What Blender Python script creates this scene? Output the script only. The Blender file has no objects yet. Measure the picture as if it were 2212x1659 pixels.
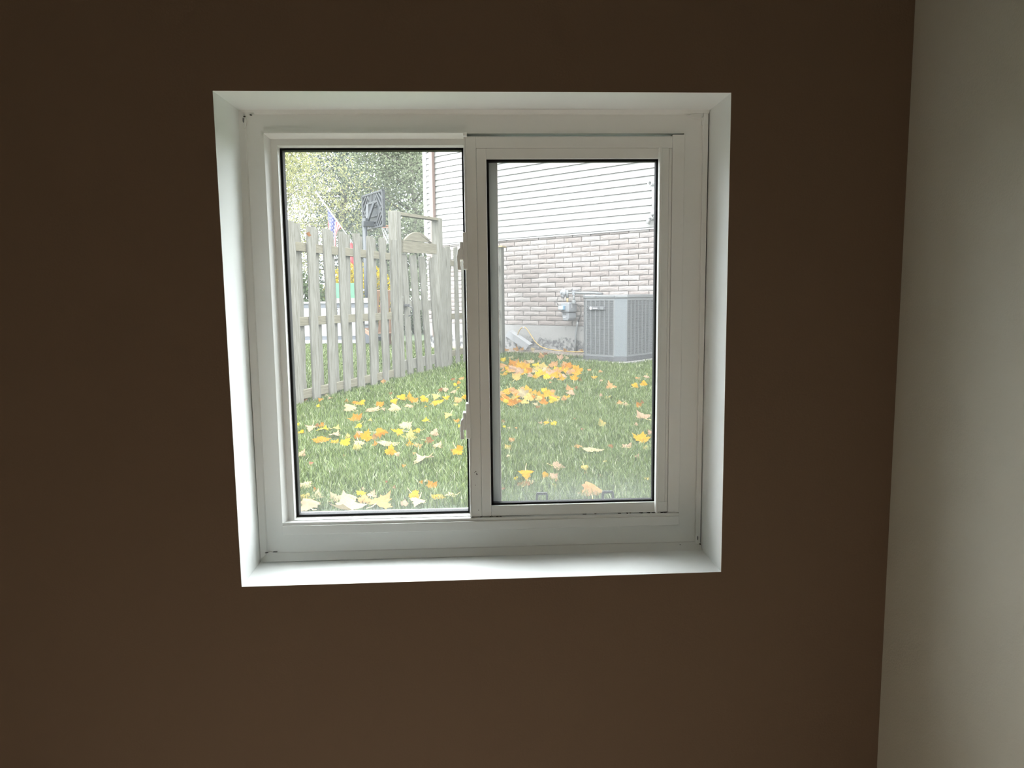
import bpy, bmesh, math, random
import numpy as np
from mathutils import Vector, Matrix

random.seed(7)
RNG = np.random.default_rng(7)
C = bpy.context.scene.collection
SC = bpy.context.scene

# ---------------------------------------------------------------- camera
cam_data = bpy.data.cameras.new('camera')
cam_data.sensor_width = 36.0
cam_data.lens = 36.0 * 1600.0 / 2212.0
cam_data.clip_start = 0.02
cam_data.clip_end = 300
cam = bpy.data.objects.new('camera', cam_data)
C.objects.link(cam)
_r = Vector((0.99878242, -0.04810561, -0.01093301))
_u = Vector((0.01648132, 0.11649736, 0.99305424))
_f = Vector((0.04649782, 0.99202531, -0.11714836))
cam.matrix_world = Matrix(((_r.x, _u.x, -_f.x, 0.0), (_r.y, _u.y, -_f.y, -1.35), (_r.z, _u.z, -_f.z, 1.5), (0, 0, 0, 1)))
SC.camera = cam

# ---------------------------------------------------------------- sky (overcast, brighter towards the zenith as overcast skies are)
world = bpy.data.worlds.new('overcast_sky')
SC.world = world
world.use_nodes = True
wn = world.node_tree.nodes
wl = world.node_tree.links
wn.clear()
w_out = wn.new('ShaderNodeOutputWorld')
w_bg = wn.new('ShaderNodeBackground')
w_tc = wn.new('ShaderNodeTexCoord')
w_sep = wn.new('ShaderNodeSeparateXYZ')
w_ramp = wn.new('ShaderNodeValToRGB')
w_ramp.color_ramp.elements[0].position = 0.0
w_ramp.color_ramp.elements[0].color = (0.40, 0.43, 0.455, 1)
w_ramp.color_ramp.elements[1].position = 1.0
w_ramp.color_ramp.elements[1].color = (0.94, 0.99, 1.0, 1)
wl.new(w_tc.outputs['Generated'], w_sep.inputs[0])
wl.new(w_sep.outputs['Z'], w_ramp.inputs[0])
wl.new(w_ramp.outputs[0], w_bg.inputs['Color'])
w_bg.inputs['Strength'].default_value = 20.5
wl.new(w_bg.outputs[0], w_out.inputs['Surface'])

# ---------------------------------------------------------------- added fill spots under the ceiling, aimed at the carpet for bounce light
for dx, dy in ((-0.55, -0.95), (0.05, -0.95), (-0.35, -1.9)):
    ld = bpy.data.lights.new('fill_spot', 'SPOT')
    ld.energy = 285; ld.color = (1.0, 0.94, 0.91)
    ld.spot_size = math.radians(40); ld.spot_blend = 0.4; ld.shadow_soft_size = 0.05
    lo_ = bpy.data.objects.new('fill_spot', ld)
    C.objects.link(lo_)
    lo_.location = (dx, dy, 2.335)

# ---------------------------------------------------------------- exposure / render behaviour
SC.view_settings.view_transform = 'Standard'
SC.view_settings.look = 'None'
SC.view_settings.exposure = 0.0
SC.view_settings.gamma = 1.0
SC.view_settings.use_curve_mapping = False
SC.cycles.max_bounces = 14
SC.cycles.diffuse_bounces = 8
SC.cycles.transparent_max_bounces = 16
SC.cycles.sample_clamp_indirect = 6.0

# ---------------------------------------------------------------- levels
GZ = 0.53          # lawn level above the room floor
J = 0.138          # depth of the window jamb behind the wall face


# ---------------------------------------------------------------- materials
def new_mat(name):
    m = bpy.data.materials.new(name)
    m.use_nodes = True
    return m, m.node_tree.nodes, m.node_tree.links, m.node_tree.nodes['Principled BSDF']


def mat(name, col, rough=0.6, metal=0.0, noise=0.0, scale=20.0, bump=0.0, bscale=60.0, col2=None, stretch=None, rand=False, spec=0.5):
    m, n, l, b = new_mat(name)
    b.inputs['Roughness'].default_value = rough
    b.inputs['Metallic'].default_value = metal
    b.inputs['Specular IOR Level'].default_value = spec
    b.inputs['Base Color'].default_value = (*col, 1)
    tc = n.new('ShaderNodeTexCoord')
    vec = tc.outputs['Object']
    if rand:
        oi = n.new('ShaderNodeObjectInfo')
        mul = n.new('ShaderNodeMath'); mul.operation = 'MULTIPLY'; mul.inputs[1].default_value = 37.0
        l.new(oi.outputs['Random'], mul.inputs[0])
        add = n.new('ShaderNodeVectorMath'); add.operation = 'ADD'
        l.new(vec, add.inputs[0]); l.new(mul.outputs[0], add.inputs[1])
        vec = add.outputs[0]
    if stretch:
        mp = n.new('ShaderNodeMapping'); mp.inputs['Scale'].default_value = stretch
        l.new(vec, mp.inputs['Vector']); vec = mp.outputs[0]
    if noise or col2:
        t = n.new('ShaderNodeTexNoise'); t.inputs['Scale'].default_value = scale; t.inputs['Detail'].default_value = 5
        t.inputs['Roughness'].default_value = 0.65
        l.new(vec, t.inputs['Vector'])
        r = n.new('ShaderNodeValToRGB')
        c2 = col2 if col2 else tuple(c * (1 - noise) for c in col)
        r.color_ramp.elements[0].position = 0.35; r.color_ramp.elements[0].color = (*c2, 1)
        r.color_ramp.elements[1].position = 0.62; r.color_ramp.elements[1].color = (*col, 1)
        l.new(t.outputs['Fac'], r.inputs[0]); l.new(r.outputs[0], b.inputs['Base Color'])
    if bump:
        t2 = n.new('ShaderNodeTexNoise'); t2.inputs['Scale'].default_value = bscale; t2.inputs['Detail'].default_value = 3
        l.new(vec, t2.inputs['Vector'])
        bp = n.new('ShaderNodeBump'); bp.inputs['Strength'].default_value = bump; bp.inputs['Distance'].default_value = 0.004
        l.new(t2.outputs['Fac'], bp.inputs['Height']); l.new(bp.outputs[0], b.inputs['Normal'])
    return m


def leaf_mat(name, col, trans=0.35, noise=0.25, scale=18.0):
    """thin leaf: diffuse plus light passing through from behind, mottled"""
    m, n, l, b = new_mat(name)
    n.remove(b)
    out = n['Material Output']
    tc = n.new('ShaderNodeTexCoord')
    oi = n.new('ShaderNodeObjectInfo')
    add = n.new('ShaderNodeVectorMath'); add.operation = 'ADD'
    l.new(tc.outputs['Object'], add.inputs[0]); l.new(oi.outputs['Random'], add.inputs[1])
    t = n.new('ShaderNodeTexNoise'); t.inputs['Scale'].default_value = scale; t.inputs['Detail'].default_value = 4
    l.new(add.outputs[0], t.inputs['Vector'])
    r = n.new('ShaderNodeValToRGB')
    r.color_ramp.elements[0].position = 0.3; r.color_ramp.elements[0].color = (*[c * (1 - noise) for c in col], 1)
    r.color_ramp.elements[1].position = 0.7; r.color_ramp.elements[1].color = (*col, 1)
    l.new(t.outputs['Fac'], r.inputs[0])
    d = n.new('ShaderNodeBsdfDiffuse'); tr = n.new('ShaderNodeBsdfTranslucent'); mx = n.new('ShaderNodeMixShader')
    mx.inputs[0].default_value = trans
    l.new(r.outputs[0], d.inputs[0]); l.new(r.outputs[0], tr.inputs[0])
    l.new(d.outputs[0], mx.inputs[1]); l.new(tr.outputs[0], mx.inputs[2])
    l.new(mx.outputs[0], out.inputs['Surface'])
    return m


def glass_mat(name, veil, tint=(1, 1, 1)):
    """clear pane with glare haze put into its shader as a pale scattering film"""
    m, n, l, b = new_mat(name)
    n.remove(b)
    out = n['Material Output']
    tp = n.new('ShaderNodeBsdfTransparent'); tp.inputs[0].default_value = (*tint, 1)
    gl = n.new('ShaderNodeBsdfGlossy'); gl.inputs['Roughness'].default_value = 0.02
    lw = n.new('ShaderNodeLayerWeight'); lw.inputs['Blend'].default_value = 0.5
    pw = n.new('ShaderNodeMath'); pw.operation = 'POWER'; pw.inputs[1].default_value = 4.0
    l.new(lw.outputs['Facing'], pw.inputs[0])
    fr = n.new('ShaderNodeMapRange'); fr.inputs['To Min'].default_value = 0.02; fr.inputs['To Max'].default_value = 0.6
    l.new(pw.outputs[0], fr.inputs['Value'])
    m1 = n.new('ShaderNodeMixShader')
    l.new(fr.outputs[0], m1.inputs[0]); l.new(tp.outputs[0], m1.inputs[1]); l.new(gl.outputs[0], m1.inputs[2])
    df = n.new('ShaderNodeBsdfDiffuse'); df.inputs[0].default_value = (.95, .95, .95, 1)
    ts = n.new('ShaderNodeBsdfTranslucent'); ts.inputs[0].default_value = (.95, .97, 1, 1)
    m2 = n.new('ShaderNodeMixShader'); m2.inputs[0].default_value = 0.6
    l.new(df.outputs[0], m2.inputs[1]); l.new(ts.outputs[0], m2.inputs[2])
    m3 = n.new('ShaderNodeMixShader'); m3.inputs[0].default_value = veil
    tc = n.new('ShaderNodeTexCoord')
    t = n.new('ShaderNodeTexNoise'); t.inputs['Scale'].default_value = 4.0; t.inputs['Detail'].default_value = 3
    l.new(tc.outputs['Object'], t.inputs['Vector'])
    mr = n.new('ShaderNodeMapRange'); mr.inputs['To Min'].default_value = veil * .8; mr.inputs['To Max'].default_value = veil * 1.2
    l.new(t.outputs['Fac'], mr.inputs['Value'])
    # painted haze is denser along the bottom few centimetres of the pane
    sp = n.new('ShaderNodeSeparateXYZ'); l.new(tc.outputs['Object'], sp.inputs[0])
    mb = n.new('ShaderNodeMapRange'); mb.inputs['From Min'].default_value = 0.0; mb.inputs['From Max'].default_value = 0.07
    mb.inputs['To Min'].default_value = veil * 0.9; mb.inputs['To Max'].default_value = 0.0
    l.new(sp.outputs['Z'], mb.inputs['Value'])
    ad = n.new('ShaderNodeMath'); ad.operation = 'ADD'
    l.new(mr.outputs[0], ad.inputs[0]); l.new(mb.outputs[0], ad.inputs[1])
    l.new(ad.outputs[0], m3.inputs[0])
    l.new(m1.outputs[0], m3.inputs[1]); l.new(m2.outputs[0], m3.inputs[2])
    l.new(m3.outputs[0], out.inputs['Surface'])
    return m


M = {}
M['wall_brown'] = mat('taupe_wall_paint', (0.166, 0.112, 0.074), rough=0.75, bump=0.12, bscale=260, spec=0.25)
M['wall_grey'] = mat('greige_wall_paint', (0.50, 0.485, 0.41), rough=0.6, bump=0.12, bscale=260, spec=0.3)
M['ceiling'] = mat('ceiling_paint', (0.50, 0.49, 0.46), rough=0.9)
M['carpet'] = mat('beige_carpet', (0.58, 0.53, 0.455), rough=0.95, noise=0.15, scale=300, bump=0.5, bscale=400)
M['reveal'] = mat('white_reveal_paint', (0.87, 0.895, 0.885), rough=0.45, bump=0.05, bscale=120)
M['vinyl'] = mat('white_vinyl', (0.88, 0.89, 0.87), rough=0.35, spec=0.4)
M['vinyl_skytint'] = mat('sky_tinted_vinyl', (0.78, 0.87, 0.88), rough=0.4)  # bluish tint stands in for sky light on the interlock stile
M['caulk'] = mat('white_caulk', (0.84, 0.85, 0.83), rough=0.5)
M['dirt'] = mat('dark_grime', (0.03, 0.028, 0.02), rough=0.9)
M['rubber'] = mat('black_rubber_gasket', (0.006, 0.006, 0.006), rough=0.6, spec=0.2)
M['glass'] = glass_mat('hazy_glass', 0.024)
M['glass_right'] = glass_mat('hazy_glass_behind_screen', 0.040)  # stronger painted haze, also for the greying look of the screen
M['latch'] = mat('bright_white_plastic', (0.95, 0.96, 0.95), rough=0.3, spec=0.5)
M['screenwire'] = mat('grey_screen_wire', (0.201, 0.206, 0.206), rough=0.5, metal=0.0)
M['tab'] = mat('dark_grey_plastic', (0.010, 0.011, 0.012), rough=0.5)
M['soil_lawn'] = mat('lawn_soil', (0.028, 0.044, 0.012), rough=0.95, col2=(0.016, 0.026, 0.007), scale=8)
M['soil'] = mat('dry_soil', (0.153, 0.126, 0.103), rough=0.95, col2=(0.092, 0.073, 0.058), scale=25, bump=0.8, bscale=30)
M['wood'] = mat('weathered_fence_wood', (0.109, 0.105, 0.091), rough=0.85, col2=(0.057, 0.054, 0.041), scale=9, stretch=(9, 9, 0.55), rand=True, bump=0.5, bscale=30, spec=0.2)
M['wood_rail'] = mat('weathered_rail_wood', (0.097, 0.089, 0.064), rough=0.85, col2=(0.059, 0.052, 0.036), scale=9, stretch=(0.7, 9, 9), rand=True, bump=0.4, bscale=30, spec=0.2)
M['wood_cap'] = mat('fresh_cut_post_top', (0.209, 0.161, 0.084), rough=0.8)
M['iron'] = mat('black_iron', (0.03, 0.03, 0.03), rough=0.5)
M['siding'] = mat('cream_vinyl_siding', (0.169, 0.165, 0.153), rough=0.5, noise=0.05, scale=60)
M['trim_white'] = mat('white_corner_trim', (0.249, 0.249, 0.242), rough=0.5)
M['brown_metal'] = mat('brown_downspout_metal', (0.105, 0.072, 0.060), rough=0.4)
for k, c in enumerate([(0.196, 0.171, 0.158), (0.212, 0.189, 0.177), (0.177, 0.151, 0.139), (0.223, 0.204, 0.192)]):
    M['brick%d' % k] = mat('rock_faced_brick_%d' % k, c, rough=0.9, col2=tuple(x * .82 for x in c), scale=22, stretch=(1, 1, 2.5), rand=True, bump=0.9, bscale=45, spec=0.2)
M['mortar'] = mat('grey_mortar', (0.161, 0.146, 0.133), rough=0.95, noise=0.2, scale=30)
M['roof'] = mat('brown_shingle', (0.10, 0.08, 0.07), rough=0.9, noise=0.4, scale=30)
M['pipe_grey'] = mat('grey_painted_pipe', (0.144, 0.149, 0.149), rough=0.45, noise=0.2, scale=30)
M['meter'] = mat('grey_meter_casting', (0.172, 0.177, 0.185), rough=0.5, noise=0.15, scale=25)
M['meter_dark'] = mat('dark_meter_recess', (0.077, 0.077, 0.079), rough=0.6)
M['label_white'] = mat('white_sticker', (0.306, 0.306, 0.306), rough=0.5)
M['blue'] = mat('pale_blue_plastic', (0.105, 0.182, 0.249), rough=0.4)
M['dial'] = mat('pale_dial_face', (0.297, 0.336, 0.345), rough=0.3)
M['brass'] = mat('dull_brass', (0.35, 0.26, 0.12), rough=0.4, metal=0.4)
M['cable'] = mat('dark_cable', (0.035, 0.030, 0.028), rough=0.6)
M['yellow_cable'] = mat('yellow_cable_sheath', (0.259, 0.169, 0.043), rough=0.5)
M['pvc'] = mat('white_pvc', (0.318, 0.318, 0.314), rough=0.4)
M['aluminium'] = mat('white_aluminium', (0.198, 0.198, 0.201), rough=0.45, noise=0.12, scale=15)
M['ac'] = mat('grey_enamel', (0.084, 0.089, 0.092), rough=0.5, noise=0.12, scale=14)
M['ac_light'] = mat('light_grey_enamel', (0.112, 0.115, 0.116), rough=0.5, noise=0.15, scale=50)
M['ac_panel'] = mat('blue_grey_enamel', (0.084, 0.092, 0.097), rough=0.5, noise=0.1, scale=20)
M['coil'] = mat('dark_coil', (0.037, 0.037, 0.040), rough=0.7)
M['ac_base'] = mat('dark_grey_base', (0.046, 0.046, 0.050), rough=0.7, noise=0.2, scale=30)
M['concrete'] = mat('pale_concrete', (0.179, 0.172, 0.162), rough=0.9, noise=0.2, scale=10)
M['white_paint'] = mat('white_panel_paint', (0.242, 0.242, 0.255), rough=0.4)
M['grey_paint'] = mat('grey_panel_paint', (0.072, 0.078, 0.089), rough=0.5)
M['green_paint'] = mat('green_panel_paint', (0.046, 0.176, 0.085), rough=0.5, noise=0.15, scale=6)
M['paleblue'] = mat('pale_blue_paint', (0.198, 0.241, 0.252), rough=0.4)
M['plank'] = mat('tan_plank', (0.201, 0.175, 0.134), rough=0.8, noise=0.2, scale=8)
M['redwood'] = mat('reddish_brown_wood', (0.138, 0.077, 0.046), rough=0.7, noise=0.2, scale=12)
M['black_plastic'] = mat('charcoal_plastic', (0.015, 0.018, 0.021), rough=0.5)
M['rib'] = mat('grey_plastic_rib', (0.030, 0.032, 0.035), rough=0.5)
M['rim'] = mat('orange_rim', (0.359, 0.077, 0.028), rough=0.4)
M['net'] = mat('white_cord', (0.359, 0.359, 0.359), rough=0.8)
M['pole_white'] = mat('white_pole_paint', (0.306, 0.306, 0.299), rough=0.4)
M['bark'] = mat('grey_bark', (0.127, 0.115, 0.099), rough=0.9, noise=0.4, scale=12)
M['bark_pale'] = mat('pale_bark', (0.209, 0.199, 0.174), rough=0.9, noise=0.3, scale=12)
LEAFC = {'yellow': (0.90, 0.66, 0.03), 'gold': (0.88, 0.46, 0.025), 'amber': (0.78, 0.31, 0.03), 'tan': (0.74, 0.40, 0.16),
         'cream': (0.72, 0.58, 0.34), 'pinktan': (0.74, 0.48, 0.31), 'brown': (0.36, 0.16, 0.06), 'paleyellow': (0.80, 0.60, 0.18), 'red': (0.58, 0.20, 0.14)}
for k, c in LEAFC.items():
    M['leaf_' + k] = leaf_mat(k + '_leaf', tuple(x * .25 for x in c), trans=0.25, noise=0.22, scale=22)
M['stem'] = mat('leaf_stem', (0.62, 0.42, 0.16), rough=0.7)
M['fol_lime'] = leaf_mat('lime_foliage', (0.230, 0.230, 0.115), trans=0.45, scale=1.5)
M['fol_green'] = leaf_mat('green_foliage', (0.159, 0.179, 0.122), trans=0.4, scale=1.5)
M['fol_pine'] = leaf_mat('blue_green_foliage', (0.134, 0.156, 0.137), trans=0.3, scale=1.5)
M['fol_yellow'] = leaf_mat('yellow_foliage', (0.352, 0.269, 0.019), trans=0.4, scale=2)
M['fol_dark'] = leaf_mat('hedge_foliage', (0.077, 0.102, 0.051), trans=0.3, scale=2)

# grass blades: colour varies blade by blade
gm, gn, gl_, gb = new_mat('grass_blade')
ga = gn.new('ShaderNodeAttribute'); ga.attribute_name = 'blade_colour'
gl_.new(ga.outputs['Color'], gb.inputs['Base Color'])
gb.inputs['Roughness'].default_value = 0.42
gb.inputs['Specular IOR Level'].default_value = 0.25
M['grass'] = gm

# stained foundation: dark mould blotches in a band above the soil
fm, fn_, fl, fb = new_mat('stained_concrete')
fb.inputs['Roughness'].default_value = 0.95
ftc = fn_.new('ShaderNodeTexCoord')
ft = fn_.new('ShaderNodeTexNoise'); ft.inputs['Scale'].default_value = 13; ft.inputs['Detail'].default_value = 7; ft.inputs['Roughness'].default_value = .7
fl.new(ftc.outputs['Object'], ft.inputs['Vector'])
fs = fn_.new('ShaderNodeSeparateXYZ'); fl.new(ftc.outputs['Object'], fs.inputs[0])
band = fn_.new('ShaderNodeValToRGB')
be = band.color_ramp.elements
be[0].position = 0.0; be[0].color = (.05, .05, .05, 1)
be[1].position = 0.62; be[1].color = (.0, .0, .0, 1)
e = be.new(0.22); e.color = (.16, .16, .16, 1)
e = be.new(0.48); e.color = (.15, .15, .15, 1)
fmr = fn_.new('ShaderNodeMapRange'); fmr.inputs['From Min'].default_value = 0.0; fmr.inputs['From Max'].default_value = 0.5
fl.new(fs.outputs['Z'], fmr.inputs['Value']); fl.new(fmr.outputs[0], band.inputs[0])
fad = fn_.new('ShaderNodeMath'); fad.operation = 'ADD'
fl.new(ft.outputs['Fac'], fad.inputs[0]); fl.new(band.outputs[0], fad.inputs[1])
fr_ = fn_.new('ShaderNodeValToRGB')
fr_.color_ramp.elements[0].position = 0.60; fr_.color_ramp.elements[0].color = (.173, .167, .160, 1)
fr_.color_ramp.elements[1].position = 0.72; fr_.color_ramp.elements[1].color = (.042, .042, .044, 1)
fl.new(fad.outputs[0], fr_.inputs[0]); fl.new(fr_.outputs[0], fb.inputs['Base Color'])
M['foundation'] = fm

# flag cloth: stripes along u, blue canton with white dots (flat print)
def flag_material():
    m, n, l, b = new_mat('flag_print')
    b.inputs['Roughness'].default_value = 0.8
    uv = n.new('ShaderNodeUVMap')
    sp = n.new('ShaderNodeSeparateXYZ'); l.new(uv.outputs[0], sp.inputs[0])
    def math_(op, a, bb=None):
        q = n.new('ShaderNodeMath'); q.operation = op
        for i, v in enumerate((a, bb)):
            if v is None: continue
            if isinstance(v, (int, float)): q.inputs[i].default_value = v
            else: l.new(v, q.inputs[i])
        return q.outputs[0]
    U, V = sp.outputs['X'], sp.outputs['Y']
    stripe = math_('GREATER_THAN', math_('PINGPONG', math_('MULTIPLY', U, 13.0), 1.0), -1)
    par = math_('MODULO', math_('FLOOR', math_('MULTIPLY', U, 13.0)), 2.0)
    mixs = n.new('ShaderNodeMix'); mixs.data_type = 'RGBA'
    mixs.inputs['A'].default_value = (.27, .035, .04, 1); mixs.inputs['B'].default_value = (.24, .24, .24, 1)
    l.new(par, mixs.inputs['Factor'])
    canton = math_('MULTIPLY', math_('LESS_THAN', U, 7 / 13), math_('LESS_THAN', V, 0.50))
    dx = math_('SUBTRACT', math_('FRACT', math_('MULTIPLY', U, 9.3)), .5)
    dy = math_('SUBTRACT', math_('FRACT', math_('MULTIPLY', V, 12.0)), .5)
    dist = math_('ADD', math_('MULTIPLY', dx, dx), math_('MULTIPLY', dy, dy))
    star = math_('LESS_THAN', dist, 0.07)
    mixc = n.new('ShaderNodeMix'); mixc.data_type = 'RGBA'
    mixc.inputs['A'].default_value = (.035, .04, .12, 1); mixc.inputs['B'].default_value = (.24, .24, .24, 1)
    l.new(star, mixc.inputs['Factor'])
    mx = n.new('ShaderNodeMix'); mx.data_type = 'RGBA'
    l.new(canton, mx.inputs['Factor'])
    l.new(mixs.outputs['Result'], mx.inputs['A']); l.new(mixc.outputs['Result'], mx.inputs['B'])
    l.new(mx.outputs['Result'], b.inputs['Base Color'])
    return m
M['flag'] = flag_material()
M['flag_red'] = mat('red_cloth', (0.359, 0.043, 0.048), rough=.8)
M['flag_orange'] = mat('orange_cloth', (0.407, 0.120, 0.019), rough=.8)


# ---------------------------------------------------------------- mesh helpers
class MB:
    """collects simple solids and links them as ONE mesh object"""
    def __init__(s):
        s.v = []; s.f = []; s.uv = None

    def add(s, verts, faces):
        o = len(s.v)
        s.v += [tuple(v) for v in verts]
        s.f += [tuple(i + o for i in f) for f in faces]
        return s

    def box(s, x0, x1, y0, y1, z0, z1):
        v = [(x0, y0, z0), (x1, y0, z0), (x1, y1, z0), (x0, y1, z0), (x0, y0, z1), (x1, y0, z1), (x1, y1, z1), (x0, y1, z1)]
        return s.add(v, [(0, 3, 2, 1), (4, 5, 6, 7), (0, 1, 5, 4), (1, 2, 6, 5), (2, 3, 7, 6), (3, 0, 4, 7)])

    def bar(s, a, b, wd, dp, up=(0, 0, 1)):
        """square bar from a to b"""
        a, b = Vector(a), Vector(b)
        d = (b - a).normalized()
        up = Vector(up)
        if abs(d.dot(up)) > .95: up = Vector((0, 1, 0))
        x = d.cross(up).normalized(); y = x.cross(d).normalized()
        v = []
        for p in (a, b):
            for sx, sy in ((-1, -1), (1, -1), (1, 1), (-1, 1)):
                v.append(p + x * sx * wd / 2 + y * sy * dp / 2)
        return s.add(v, [(0, 3, 2, 1), (4, 5, 6, 7), (0, 1, 5, 4), (1, 2, 6, 5), (2, 3, 7, 6), (3, 0, 4, 7)])

    def prism(s, poly, axis, a, b):
        """polygon of 2D points extruded along axis ('x','y','z') from a to b"""
        def p(q, t):
            return {'x': (t, q[0], q[1]), 'y': (q[0], t, q[1]), 'z': (q[0], q[1], t)}[axis]
        n = len(poly)
        v = [p(q, a) for q in poly] + [p(q, b) for q in poly]
        f = [tuple(range(n))[::-1], tuple(range(n, 2 * n))] + [(i, (i + 1) % n, (i + 1) % n + n, i + n) for i in range(n)]
        return s.add(v, f)

    def tube(s, pts, r, n=8, r1=None, caps=True):
        pts = [Vector(p) for p in pts]
        if r1 is None: r1 = r
        m = len(pts)
        rings = []
        ref = Vector((0.3, 0.2, 1)).normalized()
        for i, p in enumerate(pts):
            d = (pts[min(i + 1, m - 1)] - pts[max(i - 1, 0)]).normalized()
            up = ref if abs(d.dot(ref)) < .95 else Vector((1, 0, 0))
            x = d.cross(up).normalized(); y = d.cross(x).normalized()
            rr = r + (r1 - r) * i / max(1, m - 1)
            rings.append([p + (x * math.cos(2 * math.pi * k / n) + y * math.sin(2 * math.pi * k / n)) * rr for k in range(n)])
        v = [q for ring in rings for q in ring]
        f = []
        for i in range(m - 1):
            for k in range(n):
                f.append((i * n + k, i * n + (k + 1) % n, (i + 1) * n + (k + 1) % n, (i + 1) * n + k))
        if caps:
            f.append(tuple(range(n))[::-1]); f.append(tuple(range((m - 1) * n, m * n)))
        return s.add(v, f)

    def lathe(s, c, axis, prof, n=16):
        """profile of (radius, distance along axis) turned about an axis through c"""
        c = Vector(c); a = Vector(axis).normalized()
        up = Vector((0, 0, 1)) if abs(a.z) < .9 else Vector((1, 0, 0))
        x = a.cross(up).normalized(); y = a.cross(x).normalized()
        v = []
        for r, t in prof:
            for k in range(n):
                v.append(c + a * t + (x * math.cos(2 * math.pi * k / n) + y * math.sin(2 * math.pi * k / n)) * r)
        f = []
        for i in range(len(prof) - 1):
            for k in range(n):
                f.append((i * n + k, i * n + (k + 1) % n, (i + 1) * n + (k + 1) % n, (i + 1) * n + k))
        f.append(tuple(range(n))[::-1]); f.append(tuple(range((len(prof) - 1) * n, len(prof) * n)))
        return s.add(v, f)

    def mesh(s, name, smooth=False):
        me = bpy.data.meshes.new(name)
        me.from_pydata(s.v, [], s.f)
        if smooth:
            me.polygons.foreach_set('use_smooth', [True] * len(me.polygons))
        me.update()
        return me

    def build(s, name, m, parent=None, smooth=False, bevel=0.0, kind=None):
        me = s.mesh(name, smooth)
        bm = bmesh.new(); bm.from_mesh(me); bmesh.ops.recalc_face_normals(bm, faces=bm.faces); bm.to_mesh(me); bm.free()
        o = obj(name, me, m, parent)
        if bevel:
            b = o.modifiers.new('bevel', 'BEVEL'); b.width = bevel; b.segments = 2; b.limit_method = 'ANGLE'
        if kind: o['kind'] = kind
        return o


def obj(name, me, m, parent=None, share=False):
    o = bpy.data.objects.new(name, me)
    C.objects.link(o)
    if not share and m is not None:
        me.materials.clear(); me.materials.append(m)
    if parent is not None: o.parent = parent
    return o


def set_mat(o, m):
    """material on the object, so meshes can be shared"""
    if len(o.data.materials) == 0: o.data.materials.append(m)
    o.material_slots[0].link = 'OBJECT'
    o.material_slots[0].material = m


def thing(name, label, cat, loc=(0, 0, 0), rotz=0.0, group=None):
    o = bpy.data.objects.new(name, None)
    C.objects.link(o)
    o.empty_display_size = .1
    o.location = loc; o.rotation_euler = (0, 0, rotz)
    o['label'] = label; o['category'] = cat
    if group: o['group'] = group
    return o


def tag(o, label, cat, group=None):
    o['label'] = label; o['category'] = cat
    if group: o['group'] = group
    return o


def struct(o):
    o['kind'] = 'structure'
    return o


# ================================================================ ROOM
X0, X1, Y0, ZC = -1.9, 0.788, -3.0, 2.35
OX0, OX1, OZ0, OZ1 = -0.447, 0.461, 0.969, 1.8575      # window opening in the wall face
T = 0.012
open_c = [(-.4480, 1.8583), (.4602, 1.8566), (.4616, .9701), (-.4457, .9678)]
wall_c = [(X0 - .1, ZC + .1), (X1 + .1, ZC + .1), (X1 + .1, -.05), (X0 - .1, -.05)]
open_w = [(-.4580, 1.8683), (.4712, 1.8686), (.4716, .9601), (-.4587, .9578)]
v = [(x, y, z) for y, ring in ((0, wall_c), (0, open_c), (.0012, open_c), (.0012, open_w), (.25, open_w), (.25, wall_c)) for x, z in ring]
f = []
for k in range(4):
    q = (k + 1) % 4
    for r in range(6):
        r2 = (r + 1) % 6
        f.append((r * 4 + k, r * 4 + q, r2 * 4 + q, r2 * 4 + k))
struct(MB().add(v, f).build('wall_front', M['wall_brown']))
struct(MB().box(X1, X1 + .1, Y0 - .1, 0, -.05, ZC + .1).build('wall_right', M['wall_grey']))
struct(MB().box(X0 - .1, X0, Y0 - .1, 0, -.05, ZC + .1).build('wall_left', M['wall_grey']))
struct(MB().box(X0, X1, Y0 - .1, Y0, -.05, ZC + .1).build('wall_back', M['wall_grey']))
struct(MB().box(X0, X1, Y0, 0, -.05, 0).build('floor', M['carpet']))
ceil_ = struct(MB().box(X0, X1, Y0, 0, ZC, ZC + .1).build('ceiling', M['ceiling']))
for dx, dy in ((-0.55, -0.95), (0.05, -0.95), (-0.35, -1.9)):
    MB().lathe((dx, dy, ZC), (0, 0, -1), [(.085, 0), (.085, .006), (.07, .010), (.062, .004), (.06, .001)], 24).build('fill_spot_trim', M['reveal'], ceil_)  # unseen trim rings for the added fill spots
struct(MB().box(X0, X1, -.015, 0, 0, .09).build('baseboard_front', M['reveal'], bevel=.003))
struct(MB().box(X1 - .015, X1, Y0, -.015, 0, .09).build('baseboard_right', M['reveal'], bevel=.003))

# ================================================================ WINDOW
win = bpy.data.objects.new('window_1', None)
C.objects.link(win)
struct(win)
# reveal boards: a very slight out-of-square, as painted by hand
zin0, zin1 = 0.9712, 1.8583
xl, xr = -0.4455, 0.4640


def quad_board(name, inner, outer, back, mtl):
    """board whose face runs from the wall face (outer) to the jamb (inner)"""
    v = list(outer) + list(inner) + [tuple(p + q for p, q in zip(a, back)) for a in outer] + [tuple(p + q for p, q in zip(a, back)) for a in inner]
    f = [(0, 1, 3, 2), (4, 6, 7, 5), (0, 4, 5, 1), (2, 3, 7, 6), (0, 2, 6, 4), (1, 5, 7, 3)]
    return MB().add(v, f).build(name, mtl, win)


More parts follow.
